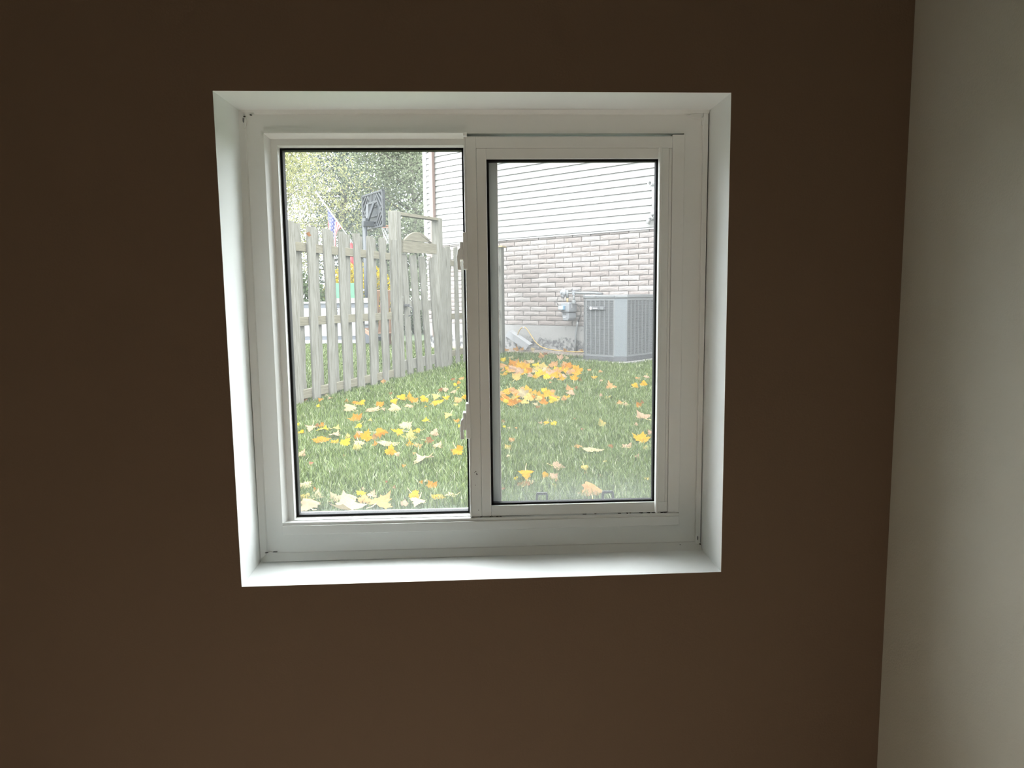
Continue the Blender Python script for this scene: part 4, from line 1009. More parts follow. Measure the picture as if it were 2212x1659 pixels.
def brick_mesh(i, L=.344, Hh=.0685):
    rr = random.Random(50 + i)
    nx, nz = 6, 3
    v, f = [], []
    for a in range(nx + 1):
        for b in range(nz + 1):
            edge = a in (0, nx) or b in (0, nz)
            y = -.009 if edge else -.012 - rr.uniform(0, .004)
            z = -Hh / 2 + Hh * b / nz + (rr.uniform(-.004, .004) if b in (0, nz) and 0 < a < nx else 0)
            v.append((-L / 2 + L * a / nx, y, z))
    k = lambda a, b: a * (nz + 1) + b
    for a in range(nx):
        for b in range(nz):
            f.append((k(a, b), k(a + 1, b), k(a + 1, b + 1), k(a, b + 1)))
    o = len(v)
    v += [(-L / 2, .03, -Hh / 2), (L / 2, .03, -Hh / 2), (L / 2, .03, Hh / 2), (-L / 2, .03, Hh / 2)]
    f.append(tuple([k(a, 0) for a in range(nx, -1, -1)] + [o, o + 1]))
    f.append(tuple([k(a, nz) for a in range(nx + 1)] + [o + 2, o + 3]))
    f.append(tuple([k(0, b) for b in range(nz + 1)] + [o + 3, o]))
    f.append(tuple([k(nx, b) for b in range(nz, -1, -1)] + [o + 1, o + 2]))
    me = bpy.data.meshes.new('brick')
    me.from_pydata(v, [], f)
    bm = bmesh.new(); bm.from_mesh(me); bmesh.ops.recalc_face_normals(bm, faces=bm.faces); bm.to_mesh(me); bm.free()
    me.materials.append(M['brick0'])
    return me


BR = [brick_mesh(i) for i in range(6)]
rest = []
for j in range(19):
    zc = BZ0 + BP * j + .0345
    zs = 1.0
    if j == 18: zc = BZ0 + BP * j + .0195; zs = .55
    x = .031 + .176 + (.176 if j % 2 else 0) + random.uniform(-.012, .012)
    x -= math.ceil((x - HL) / .353) * .353
    while x < HR:
        a, b = max(x + .006, HL), x + .353 - .006
        if b - a > .03:
            if a < 2.12:
                o = obj('brick', random.choice(BR), None, house, share=True)
                o.location = ((a + b) / 2, random.uniform(-.003, .003), zc)
                o.scale = ((b - a) / .344, 1, zs)
                o.rotation_euler = (0, random.uniform(-.004, .004), 0)
                set_mat(o, M['brick%d' % random.choice([0, 0, 1, 1, 2, 3])])
            else:
                rest.append((a, b, zc, zs))
        x += .353
mb = MB()
for a, b, zc, zs in rest:
    mb.box(a, b, -.012, .02, zc - .034 * zs, zc + .034 * zs)
mb.build('brickwork', M['brick1'], house, kind='stuff')
SP = .1065
sid = MB().prism([(-.026, .010), (-.010, SP), (.03, SP), (.03, 0), (-.003, 0), (-.003, .010)], 'x', -2.84, HR).mesh('siding_board')
sid.materials.append(M['siding'])
for k in range(28):
    o = obj('siding_board', sid, None, house, share=True)
    o.location = (0, -.006, 2.488 + SP * k)
MB().box(-2.84, HR, -.030, .02, 2.468, 2.487).build('starter_strip', M['trim_white'], house)
MB().box(-2.93, -2.84, -.034, .05, 2.468, 5.48).build('corner_trim', M['trim_white'], house)
ds = MB().box(-2.690, -2.595, -.105, -.035, .75, 5.46)
ds.build('downspout', M['brown_metal'], house, bevel=.008)
MB().box(HL - .35, HR, -.35, HB + .3, 5.48, 5.53).build('soffit', M['trim_white'], house)
MB().prism([(-.42, 5.51), (HB / 2, 7.0), (HB + .4, 5.51), (HB + .4, 5.63), (HB / 2, 7.12), (-.42, 5.63)], 'x', HL - .4, HR + .2).build('roof', M['roof'], house)

# soil strip along the foundation
mb = MB()
n = 60
v, f = [], []
for i in range(n + 1):
    X = -2.6 + 4.0 * i / n
    for q, (Y, Z) in enumerate(((-.016, .045), (-.12, .030), (-.24, .015), (-.34 + .05 * math.sin(X * 6) + random.uniform(-.03, .03), .008))):
        p = house_pt(X, Y)
        v.append((p[0], p[1], GZ + Z + random.uniform(-.006, .006)))
for i in range(n):
    for q in range(3):
        f.append((i * 4 + q, i * 4 + q + 1, i * 4 + q + 5, i * 4 + q + 4))
mb.add(v, f)
so = mb.build('soil_bed', M['soil'], smooth=True)
struct(so)

# ---------------------------------------------------------------- gas meter (things mounted on the house wall)
gmr = thing('gas_meter', 'grey gas meter with pipework mounted on the brick wall', 'gas meter', house_pt(0.4341, 0, 0.0837), HROT)
gmr.scale = (K * 0.9442,) * 3
mb = MB()
mb.prism([(.085, 1.236), (.255, 1.236), (.255, 1.372), (.235, 1.392), (.105, 1.392), (.085, 1.372)], 'y', -.28, -.05)
body = mb.build('upper_case', M['meter'], gmr, bevel=.012)
mb = MB()
mb.prism([(.100, 1.228), (.245, 1.228), (.250, 1.13), (.225, 1.083), (.125, 1.083), (.112, 1.13)], 'y', -.275, -.06)
mb.build('lower_case', M['meter'], gmr, bevel=.014)
MB().box(.08, .262, -.288, -.045, 1.226, 1.238).build('flange', M['meter_dark'], gmr, bevel=.004)
ix = MB().box(.075, .180, -.335, -.28, 1.268, 1.338).build('index_box', M['blue'], gmr, bevel=.006)
MB().box(.080, .168, -.339, -.334, 1.275, 1.333).build('dial', M['dial'], ix)
MB().box(.090, .125, -.3405, -.338, 1.281, 1.287).build('dial_plate', M['cable'], ix)
MB().box(.2555, .258, -.215, -.185, 1.30, 1.362).build('sticker', M['label_white'], gmr)
MB().prism([(.115, 1.155), (.205, 1.155), (.185, 1.138), (.150, 1.132), (.132, 1.140)], 'y', -.279, -.275).build('sticker', M['label_white'], gmr)
MB().box(.13, .20, -.278, -.274, 1.185, 1.222).build('recess', M['meter_dark'], gmr)
reg = MB().lathe((.085, -.21, 1.558), (-.45, -1, .15), [(.012, -.06), (.045, -.045), (.068, -.012), (.070, 0), (.066, .012), (.05, .03), (.032, .036), (.030, .052), (.008, .056)], 20).build('regulator', M['meter'], gmr, smooth=False)
MB().lathe((.085, -.21, 1.545), (0, -.3, -1), [(.030, .03), (.034, .06), (.022, .085)], 12).build('regulator_cap', M['meter_dark'], reg)
MB().tube([(.165, -.20, 1.60), (.165, -.20, 1.47)], .024, 10).build('pipe', M['pipe_grey'], gmr, smooth=True)
MB().tube([(.165, -.20, 1.47), (.165, -.20, 1.39)], .017, 10).build('union', M['brass'], gmr, smooth=True)
MB().tube([(.10, -.20, 1.555), (.36, -.20, 1.550)], .017, 10).build('pipe', M['pipe_grey'], gmr, smooth=True)
MB().tube([(.30, -.20, 1.555), (.30, -.20, 1.40)], .019, 10).build('pipe', M['pipe_grey'], gmr, smooth=True)
MB().lathe((.30, -.20, 1.398), (0, 0, 1), [(.035, -.02), (.035, .02), (.024, .03)], 12).build('union', M['pipe_grey'], gmr)
MB().lathe((.30, -.20, 1.548), (0, 0, 1), [(.020, -.035), (.030, -.03), (.032, .03), (.022, .036)], 12).build('tee', M['meter'], gmr)
MB().tube([(.30, -.20, 1.550), (.50, -.19, 1.548), (.66, -.17, 1.546), (.715, -.14, 1.542), (.74, -.09, 1.535), (.745, -.02, 1.53)], .022, 10).build('outlet_pipe', M['pipe_grey'], gmr, smooth=True)
mb = MB()
mb.tube([(.17, -.2, 1.585), (.42, -.2, 1.60)], .010, 8)
mb.tube([(.26, -.2, 1.595), (.26, -.2, 1.625)], .012, 8)
mb.tube([(.38, -.22, 1.598), (.43, -.18, 1.602)], .008, 8)
mb.build('valve', M['meter_dark'], gmr, smooth=True)
MB().tube([(.47, -.11, 1.54), (.475, -.09, 1.45), (.47, -.08, 1.39)], .020, 10).build('pipe', M['ac_light'], gmr, smooth=True)
MB().tube([(.00, -.24, 1.50), (-.015, -.25, 1.44), (-.005, -.27, 1.39), (.035, -.29, 1.345)], .006, 6).build('cable', M['cable'], gmr, smooth=True)
MB().tube([(0.1409, -0.1, 1.3879), (0.224, -0.1, 1.3838), (0.3122, -0.1, 1.3464), (0.3641, -0.1, 1.282), (0.3745, -0.1, 1.225), (0.3589, -0.1, 1.1575), (0.3278, -0.1, 1.09)], .0085, 8).build('cable', M['cable'], gmr, smooth=True)
MB().tube([(0.323, -0.09, 1.1412), (0.3126, -0.09, 1.0632)], .022, 8, .016).build('cable_boot', M['cable'], gmr, smooth=True)
MB().tube([(0.2996, -0.085, 1.0833), (0.2736, -0.08, 0.9687), (0.2507, -0.08, 0.8332), (0.2423, -0.08, 0.6874), (0.2371, -0.08, 0.5415)], .018, 10).build('conduit', M['pipe_grey'], gmr, smooth=True)
MB().tube([(0.215, -0.04, 0.787), (0.2077, -0.04, 0.5563)], .016, 8).build('conduit', M['coil'], gmr, smooth=True)

yc = thing('extension_cable', 'yellow cable arching down the stained foundation wall', 'cable', house_pt(0.2357, 0, 0.0454), HROT)
yc.scale = (K * 0.9697,) * 3
cp = [(-.80, .62), (-.776, .811), (-.745, .880), (-.700, .935), (-.660, .958), (-.613, .968), (-.565, .945), (-.508, .885), (-.45, .815), (-.388, .74), (-.32, .685), (-.25, .642), (-.115, .604), (.07, .590), (.315, .580), (.508, .578), (.688, .590), (.9, .60)]
MB().tube([(x, -.15, z) for x, z in cp], .0085, 8).build('sheath', M['yellow_cable'], yc, smooth=True)
MB().tube([(-.640, -.15, .964), (-.600, -.15, .965)], .0115, 8).build('tape_wrap', M['label_white'], yc, smooth=True)

de = thing('downspout_extension', 'white metal rainwater trough leaning from the end fence post to the soil', 'downspout', house_pt(0.3128, 0, 0.0603), HROT)
de.scale = (K * 0.9598,) * 3
ax = Vector((.412, 0, -.208)).normalized(); pr = Vector((-ax.z, 0, ax.x)) * -1
st, en = Vector((-1.03, -.20, .89)), Vector((-.553, -.20, .651))
prd = Vector((-.072, 0, -.077)).normalized()
mb = MB()
w_ = .115
mb.add([st, en, en + prd * w_, st + prd * w_, st + Vector((0, .006, 0)), en + Vector((0, .006, 0)), en + prd * w_ + Vector((0, .006, 0)), st + prd * w_ + Vector((0, .006, 0))],
       [(0, 1, 2, 3), (7, 6, 5, 4), (0, 4, 5, 1), (1, 5, 6, 2), (2, 6, 7, 3), (3, 7, 4, 0)])
mb.build('trough_face', M['aluminium'], de)
mb = MB()
mb.add([st, en, en + Vector((.012, .09, .012)), st + Vector((.012, .09, .012)), st - prd * .006, en - prd * .006, en + Vector((.016, .09, .018)), st + Vector((.016, .09, .018))],
       [(0, 1, 2, 3), (7, 6, 5, 4), (0, 4, 5, 1), (1, 5, 6, 2), (2, 6, 7, 3), (3, 7, 4, 0)])
mb.build('trough_side', M['aluminium'], de)
mb = MB()
s2, e2 = st + prd * w_, en + prd * w_
mb.add([s2, e2, e2 + Vector((.012, .09, 0)), s2 + Vector((.012, .09, 0)), s2 + prd * .005, e2 + prd * .005, e2 + Vector((.012, .09, 0)) + prd * .005, s2 + Vector((.012, .09, 0)) + prd * .005],
       [(0, 1, 2, 3), (7, 6, 5, 4), (0, 4, 5, 1), (1, 5, 6, 2), (2, 6, 7, 3), (3, 7, 4, 0)])
mb.build('trough_side', M['aluminium'], de)

vp = thing('vent_pipe', 'white plastic vent pipes on the siding above the cooling unit', 'pipe', house_pt(0.0934, 0, 0.0180), HROT)
vp.scale = (K * 0.9880,) * 3
MB().lathe((1.965, -.02, 3.135), (0, -1, 0), [(.034, 0), (.034, .06), (.040, .06), (.040, .10), (.026, .10), (.022, .05)], 16).build('upper_outlet', M['pvc'], vp, smooth=False)
MB().lathe((1.985, -.02, 3.085), (0, -1, 0), [(.05, 0), (.05, .012)], 14).build('wall_flange', M['pvc'], vp)
MB().tube([(1.995, -.075, 3.06), (2.005, -.075, 2.72)], .021, 10).build('riser', M['pvc'], vp, smooth=True)
MB().tube([(2.005, -.075, 2.74), (2.000, -.075, 2.69), (1.975, -.08, 2.650), (1.940, -.085, 2.620), (1.915, -.09, 2.555)], .036, 12).build('elbow', M['pvc'], vp, smooth=True)
MB().tube([(2.015, -.075, 2.665), (2.025, .0, 2.66)], .028, 10).build('wall_stub', M['pvc'], vp, smooth=True)

# ---------------------------------------------------------------- cooling unit
AX, AY = 2.02, -.81
pad = thing('concrete_pad', 'pale concrete pad under the grey cooling unit', 'slab', (U0x, U0y, 0), HROT)
MB().box(AX - .80, AX + .06, AY - .05, .135, GZ - .02, GZ + .022).build('slab', M['concrete'], pad, bevel=.006)
ac = thing('air_conditioner', 'large grey outdoor cooling unit with louvered sides beside the brick wall', 'air conditioner', (U0x, U0y, 0), HROT)
S, SY = .76, .925
ch = .13


def octo(g, c=ch):
    x0, x1, y0, y1 = AX - S - g, AX + g, AY - g, AY + SY + g
    b = .06
    return [(x0 + c, y0), (x1 - c, y0), (x1, y0 + c), (x1, y1 - b), (x1 - b, y1), (x0 + b, y1), (x0, y1 - b), (x0, y0 + c)]


zb = GZ + .022
MB().prism(octo(.004), 'z', zb, zb + .072).build('base_pan', M['ac_base'], ac, bevel=.004)
MB().prism(octo(-.045, .12), 'z', zb + .07, 1.46).build('coil', M['coil'], ac)
MB().prism(octo(.012), 'z', 1.462, 1.512).build('lid', M['ac_light'], ac, bevel=.012)
MB().prism(octo(-.06), 'z', 1.500, 1.514).build('fan_guard', M['coil'], ac)
z0, z1 = zb + .072, 1.462


def face_pt(side, t):
    P = octo(0.0)
    a, b = [(P[0], P[1]), (P[2], P[3]), (P[7], P[0]), (P[1], P[2]), (P[4], P[5]), (P[6], P[7])][side]
    return Vector((a[0] + (b[0] - a[0]) * t, a[1] + (b[1] - a[1]) * t, 0))


def louver(side, nr, mt):
    a, b = face_pt(side, 0), face_pt(side, 1)
    d = (b - a).normalized(); nrm = Vector((d.y, -d.x, 0))
    L = (b - a).length
    def blk(mb, t0, t1, za, zc, i0, i1):
        p = [a + d * t0 - nrm * i0, a + d * t1 - nrm * i0, a + d * t1 - nrm * i1, a + d * t0 - nrm * i1]
        v = [(q.x, q.y, za) for q in p] + [(q.x, q.y, zc) for q in p]
        mb.add(v, [(0, 3, 2, 1), (4, 5, 6, 7), (0, 1, 5, 4), (1, 2, 6, 5), (2, 3, 7, 6), (3, 0, 4, 7)])
    fr = MB()
    blk(fr, 0, .018, z0, z1, 0, .03); blk(fr, L - .018, L, z0, z1, 0, .03)
    blk(fr, .018, L - .018, z0, z0 + .02, 0, .03); blk(fr, .018, L - .018, z1 - .035, z1, 0, .03)
    frame = fr.build('louver_frame', M['ac_light'], ac)
    sl = MB()
    ns = 46
    for k in range(ns):
        zz = z0 + .022 + (z1 - z0 - .06) * k / ns
        blk(sl, .018, L - .018, zz, zz + .0085, .004, .012)
    sl.build('louver_slats', mt, frame, kind='stuff')
    for k in range(1, nr):
        rb = MB()
        t = .018 + (L - .036) * k / nr
        blk(rb, t - .006, t + .006, z0 + .02, z1 - .035, -.002, .02)
        rb.build('louver_rib', M['ac_light'], frame)


louver(0, 6, M['ac_light'])
louver(1, 7, M['ac_light'])
louver(2, 2, M['ac_light'])
mb = MB()
p, q = face_pt(3, 0), face_pt(3, 1)
mb.prism([(p.x, p.y), (q.x, q.y), (q.x - .03, q.y + .01), (p.x - .01, p.y + .03)], 'z', z0, z1)
mb.build('corner_panel', M['ac_panel'], ac, bevel=.004)
for sd in (4, 5):
    mb = MB(); p, q = face_pt(sd, 0), face_pt(sd, 1); c_ = Vector((AX - S / 2, AY + SY / 2, 0))
    mb.prism([(p.x, p.y), (q.x, q.y), (q.x + (c_.x - q.x) * .08, q.y + (c_.y - q.y) * .08), (p.x + (c_.x - p.x) * .08, p.y + (c_.y - p.y) * .08)], 'z', z0, z1)
    mb.build('corner_panel', M['ac_panel'], ac)
bd = MB().box(AX - .57, AX - .28, AY - .022, AY + .004, 1.290, 1.345).build('badge', M['ac_base'], ac, bevel=.008)
MB().prism([(AX - .525 + .020 * math.cos(a), 1.319 + .024 * math.sin(a)) for a in [k * math.pi / 8 for k in range(16)]], 'y', AY - .025, AY - .022).build('badge_oval', M['label_white'], bd)
MB().box(AX - .49, AX - .405, AY - .0245, AY - .022, 1.312, 1.328).build('badge_bar', M['label_white'], bd)
MB().box(AX - .36, AX - .302, AY - .026, AY - .022, 1.300, 1.338).build('badge_end', M['ac_light'], bd)
for x in (AX - .44, AX - .12):
    MB().lathe((x, AY - .012, 1.486), (0, -1, 0), [(.008, 0), (.008, .003)], 8).build('screw', M['coil'], ac)

# ================================================================ FENCE (local x along the fence, y away from the window)
F0 = (-1.6216, 5.4254, 0)
FROT = math.atan2(.94444668, .32866468)
fence = thing('wooden_fence', 'weathered grey wooden board fence along the lawn, boards on both sides of its rails', 'fence', F0, FROT)


def picket_mesh(i, wd=.128, h=1.66, th=.019):
    rr = random.Random(i)
    v, f = [], []
    nz = 6
    for b in range(nz + 1):
        z = h * b / nz
        ox = .010 * math.sin(b * .8 + i * 2.1) * (b / nz); tw = .003 * rr.uniform(-1, 1)
        z_ = z + (rr.uniform(-.006, .006) if b == nz else 0)
        w = wd / 2 + rr.uniform(-.003, .003)
        v += [(-w + ox, tw, z_), (w + ox, -tw, z_ + (rr.uniform(-.012, .012) if b == nz else 0)), (w + ox, th - tw, z_), (-w + ox, th + tw, z_)]
    for b in range(nz):
        for k in range(4):
            f.append((b * 4 + k, b * 4 + (k + 1) % 4, (b + 1) * 4 + (k + 1) % 4, (b + 1) * 4 + k))
    f.append((3, 2, 1, 0)); f.append((nz * 4, nz * 4 + 1, nz * 4 + 2, nz * 4 + 3))
    me = bpy.data.meshes.new('picket'); me.from_pydata(v, [], f); me.materials.append(M['wood']); me.update()
    return me


PK = [picket_mesh(i) for i in range(5)]


def picket(s, y, z=GZ - .02, parent=fence, sx=1.0, sz=1.0, lean=0.0):
    o = obj('picket', random.choice(PK), None, parent, share=True)
    o.location = (s, y, z); o.scale = (sx, 1, sz); o.rotation_euler = (random.uniform(-.006, .006), lean + random.uniform(-.006, .006), random.uniform(-.02, .02))
    return o


tops = {0: 2.19, 1: 2.168, 2: 2.172, 3: 2.167, 4: 2.168, 5: 2.168, 6: 2.166, 7: 2.168}
for k in range(-5, 8):
    s = .296 * k + (.012 if k > 0 else 0)
    zt = tops.get(k, 2.17)
    picket(s, 0, sz=(zt - GZ + .02) / 1.66)
    if k < 7: picket(s + .163, .060, sz=(zt - GZ + .01) / 1.66)
for (a, b, zc) in ((-1.6, 2.16, 1.972), (-1.6, 2.16, 1.294), (-1.6, 2.16, .622)):
    MB().box(a, b, .019, .058, zc - .041, zc + .041).build('rail', M['wood_rail'], fence, bevel=.003)
for s in (-1.3,):
    MB().box(s - .045, s + .045, .06, .15, GZ - .05, 2.15).build('post', M['wood'], fence, bevel=.004)
# far section between the gate and the house
for k, s in enumerate((3.80, 4.12, 4.42, 4.73, 5.04, 5.35, 5.66, 5.97)):
    picket(s, 0, sz=(2.20 - GZ + .02) / 1.66)
    if k < 7: picket(s + .17, .060, sz=(2.19 - GZ) / 1.66)
for zc in (1.977, 1.23, .71):
    MB().box(3.56, 6.28, .019, .058, zc - .041, zc + .041).build('rail', M['wood_rail'], fence, bevel=.003)
# gate posts, lintel, end post
MB().box(2.150, 2.265, -.012, .10, GZ - .05, 2.505).build('post', M['wood'], fence, bevel=.005)
MB().box(3.460, 3.575, -.012, .10, GZ - .05, 2.550).build('post', M['wood'], fence, bevel=.005)
MB().box(3.575, 3.700, .000, .025, GZ - .05, 2.17).build('picket', M['wood'], fence, bevel=.003)
MB().prism([(2.255, 2.462), (3.46, 2.512), (3.46, 2.545), (2.255, 2.500)], 'y', .00, .088).build('lintel', M['wood_rail'], fence, bevel=.003)
ep = MB().box(6.20, 6.36, -.02, .12, GZ - .03, 2.325).build('post', M['ac_light'], fence, bevel=.005)
ep.data.materials.clear(); ep.data.materials.append(M['wood'])
MB().box(6.16, 6.40, -.05, .15, 2.325, 2.352).build('post_cap', M['wood_cap'], fence, bevel=.004)

gate = thing('garden_gate', 'grey wooden gate with an arched top board in the fence', 'gate', F0, FROT)
arc = [(2.40 + .84 * t, 2.190 + .12 * math.sin(math.pi * t) ** .8) for t in [k / 14 for k in range(15)]]
MB().prism([(2.40, 2.184)] + arc + [(3.24, 2.206)], 'y', .004, .030).build('arched_board', M['wood_rail'], gate, bevel=.003)
MB().prism([(2.335, 2.035), (3.385, 2.068), (3.385, 2.200), (2.335, 2.178)], 'y', .000, .026).build('top_board', M['wood_rail'], gate, bevel=.003)
for s0, s1 in ((2.43, 2.50), (2.675, 2.80), (2.985, 3.10), (3.265, 3.40)):
    pass
for st_, sb_, wd in ((2.43, 2.525, 1.05), (2.670, 2.835, 1.35), (2.978, 3.125, 1.35), (3.262, 3.44, 1.15)):
    o = picket(sb_, .026, parent=gate, sx=wd, sz=1.52 / 1.66, lean=math.atan2(st_ - sb_, 1.52))
    o.name = 'gate_board'
for st_, sb_, wd in ((2.56, 2.68, .9), (2.83, 2.98, .9), (3.13, 3.28, .9)):
    o = picket(sb_, .085, parent=gate, sx=wd, sz=1.50 / 1.66, lean=math.atan2(st_ - sb_, 1.5))
    o.name = 'gate_board'
for zc in (1.402, .68):
    MB().box(2.36, 3.40, .047, .083, zc - .062, zc + .062).build('gate_rail', M['wood'], gate, bevel=.003)
lt = MB().box(2.375, 2.46, -.012, .026, 1.395, 1.425).build('latch', M['iron'], gate, bevel=.003)
MB().tube([(2.405, -.01, 1.40), (2.425, -.05, 1.385), (2.435, -.055, 1.34), (2.430, -.05, 1.295), (2.405, -.01, 1.28)], .007, 8).build('pull_handle', M['iron'], lt, smooth=True)

# ================================================================ BEYOND THE FENCE
tr = thing('box_trailer', 'white box trailer with grey lower band standing behind the fence', 'trailer', (-3.9, 14.6, GZ))
MB().box(-1.8, 1.60, 0, .62, .17, .78).build('side_panel', M['white_paint'], tr, bevel=.01)
MB().box(-1.82, 1.61, -.01, .63, .78, .87).build('upper_band', M['grey_paint'], tr)  # grey band just below the lid lip
MB().box(-1.86, 1.64, -.05, .66, .87, .905).build('lid', M['pvc'], tr, bevel=.006)
MB().box(-1.79, 1.59, .01, .60, .095, .17).build('lower_band', M['grey_paint'], tr)
MB().box(-1.84, 1.62, -.06, .64, .02, .095).build('skid', M['white_paint'], tr, bevel=.006)
la_ = MB().box(.895, .965, -.012, 0, .735, .755).build('latch', M['iron'], tr)
MB().tube([(.915, -.015, .71), (.905, -.015, .66), (.935, -.015, .635), (.96, -.015, .66), (.955, -.015, .70)], .006, 6).build('ring', M['ac_light'], la_, smooth=True)
mb = MB()
mb.bar((1.35, -.03, .12), (1.62, -.03, .42), .03, .03); mb.bar((1.35, -.03, .42), (1.62, -.03, .12), .03, .03)
mb.build('brace', M['black_plastic'], tr)

o = MB().box(-.42, .42, -.10, .10, 0, .07).build('plank', M['plank'], bevel=.004)
o.location = (-2.72, 14.9, GZ + .906)
tag(o, 'tan plank lying on the lid of the white trailer', 'plank')
o = thing('green_board', 'bright green board standing behind the white trailer', 'board', (-3.05, 16.4, GZ))
MB().box(-.35, .32, 0, .05, .95, 1.33).build('panel', M['green_paint'], o, bevel=.005)
MB().box(-.33, -.27, .05, .10, 0, 1.3).build('leg', M['wood_rail'], o)
MB().box(.24, .30, .05, .10, 0, 1.3).build('leg', M['wood_rail'], o)
o = MB().tube([(0, 0, 0), (0, 0, 1.68)], .028, 12).build('pole', M['paleblue'], smooth=True)
o.location = (-3.02, 14.50, GZ)
tag(o, 'pale blue upright pole behind the fence, in front of the trailer', 'pole')

chr_ = thing('garden_chair', 'reddish-brown wooden garden chair glimpsed between fence boards', 'chair', (-1.90, 13.6, GZ), -1.1)
for sy in (-.28, .28):
    MB().bar((-.30, sy, 0), (-.30, sy, .58), .05, .05).build('leg', M['redwood'], chr_)
    MB().bar((.34, sy, 0), (.22, sy, .50), .05, .05).build('leg', M['redwood'], chr_)
    MB().bar((-.38, sy, .60), (.36, sy, .60), .09, .025).build('armrest', M['plank'], chr_)
    MB().bar((-.30, sy, .34), (.40, sy, .22), .03, .07).build('side_rail', M['redwood'], chr_)
for k in range(5):
    MB().bar((.22, -.22 + .11 * k, .30), (.48, -.22 + .11 * k, 1.12), .085, .02, up=(1, 0, 0)).build('back_slat', M['redwood'], chr_)
for k in range(5):
    MB().bar((-.28 + .12 * k, -.27, .365 - .02 * k), (-.28 + .12 * k, .27, .365 - .02 * k), .10, .02).build('seat_slat', M['redwood'], chr_)

bn = thing('storage_bin', 'dark grey lidded bin behind the fence beside the wooden chair', 'bin', (-2.40, 14.25, GZ))
MB().box(-.07, .22, -.12, .12, .03, .42).build('body', M['grey_paint'], bn, bevel=.02)
MB().box(-.09, .24, -.14, .14, .42, .46).build('lid', M['ac_light'], bn, bevel=.01)

# basketball hoop
bk = thing('basketball_hoop', 'black backboard with orange rim and white net seen from behind', 'basketball hoop', (-2.47, 15.70, GZ), math.atan2(1.05, -.606))
# local x along the board (toward its far edge), y toward the back of the board
bx = .605
z0b, z1b = 2.525, 3.325
MB().box(-bx, bx, -.255, -.225, z0b, z1b).build('backboard', M['black_plastic'], bk, bevel=.01)
rm = MB()
rm.box(-bx, bx, -.225, -.185, z1b - .04, z1b); rm.box(-bx, bx, -.225, -.185, z0b, z0b + .04)
rm.box(-bx, -bx + .045, -.225, -.185, z0b, z1b); rm.box(bx - .045, bx, -.225, -.185, z0b, z1b)
rm.build('board_rim', M['rib'], bk, bevel=.004)
ribs = []
for sg in (-1, 1):
    for k in range(4):
        ribs.append(((sg * (.14 + .11 * k), z1b - .04), (sg * .60, z1b - .68 + .20 * k + .06)))
        ribs.append(((sg * (.14 + .11 * k), z0b + .03), (sg * .58, z0b + .52 - .15 * k)))
for k in range(7):
    x = -.24 + .08 * k
    ribs.append(((x, z1b - .03), (x, z1b - .20)))
ribs += [((-.26, z1b - .22), (.26, z1b - .22)), ((-.2, z1b - .32), (.2, z1b - .32)), ((-.26, z0b + .16), (.26, z0b + .16)), ((-.26, z0b + .08), (.26, z0b + .08)), ((-.26, z0b + .28), (.26, z0b + .28))]
for (a, b) in ribs:
    MB().bar((a[0], -.205, a[1]), (b[0], -.205, b[1]), .04, .022, up=(0, 1, 0)).build('rib', M['rib'], bk)
MB().bar((-.20, -.16, z1b - .25), (.0, -.06, z0b + .12), .05, .05).build('strut', M['black_plastic'], bk)
MB().bar((.20, -.16, z1b - .25), (.0, -.06, z0b + .12), .05, .05).build('strut', M['black_plastic'], bk)
MB().tube([(0, 0, 0), (0, 0, 2.75)], .055, 12).build('pole', M['black_plastic'], bk, smooth=True)
MB().box(-.07, .07, -.20, .05, z0b + .04, z0b + .16).build('bracket', M['black_plastic'], bk, bevel=.01)
MB().box(-.30, .30, -.22, .22, 0, .12).build('base', M['black_plastic'], bk, bevel=.02)
rz = 2.585
hr = MB()
ring = [(.225 * math.cos(2 * math.pi * k / 24), -.255 - .15 - .225 + .225 * math.sin(2 * math.pi * k / 24), rz) for k in range(25)]
hr.tube(ring, .010, 8, caps=False)
hr.bar((-.08, -.255, rz), (-.08, -.42, rz), .02, .02); hr.bar((.08, -.255, rz), (.08, -.42, rz), .02, .02)
rim = hr.build('rim', M['rim'], bk, smooth=False)
net = MB()
for k in range(12):
    for sgn in (-1, 1):
        pts = []
        for q in range(5):
            a = 2 * math.pi * (k + sgn * q * .5) / 12
            r = .225 - .09 * (q / 4) ** .7
            pts.append((r * math.cos(a), -.63 + r * math.sin(a), rz - .38 * q / 4))
        net.tube(pts, .006, 4, caps=False)
net.build('net', M['net'], rim, kind='stuff')

# flags on their leaning pole
fp = thing('flag_pole', 'white slanting flag pole above the fence tops', 'flag pole', (0, 0, 0))
MB().tube([(-3.146, 14.0, 3.594), (-2.445, 14.0, 2.565)], .012, 8).build('pole', M['pole_white'], fp, smooth=True)
MB().tube([(-2.445, 14.03, GZ), (-2.445, 14.03, 2.62)], .022, 8).build('mast', M['pole_white'], fp, smooth=True)
MB().lathe((-3.146, 14.0, 3.594), (-.56, 0, .83), [(.006, -.01), (.016, .005), (.016, .02), (.005, .03)], 10).build('finial', M['pole_white'], fp)


def cloth(name, rows, mt, label, cat, uvs=True):
    """rows: list of lists of points"""
    nu, nv = len(rows), len(rows[0])
    v = [p for r in rows for p in r]
    f = [(i * nv + j, (i + 1) * nv + j, (i + 1) * nv + j + 1, i * nv + j + 1) for i in range(nu - 1) for j in range(nv - 1)]
    me = bpy.data.meshes.new(name); me.from_pydata(v, [], f)
    uv = me.uv_layers.new(name='UVMap')
    for li, lp in enumerate(me.loops):
        i, j = divmod(lp.vertex_index, nv)
        uv.data[li].uv = (i / (nu - 1), j / (nv - 1))
    me.polygons.foreach_set('use_smooth', [True] * len(me.polygons))
    o = obj(name, me, mt)
    sol = o.modifiers.new('thickness', 'SOLIDIFY'); sol.thickness = .004
    return tag(o, label, cat) if label else o


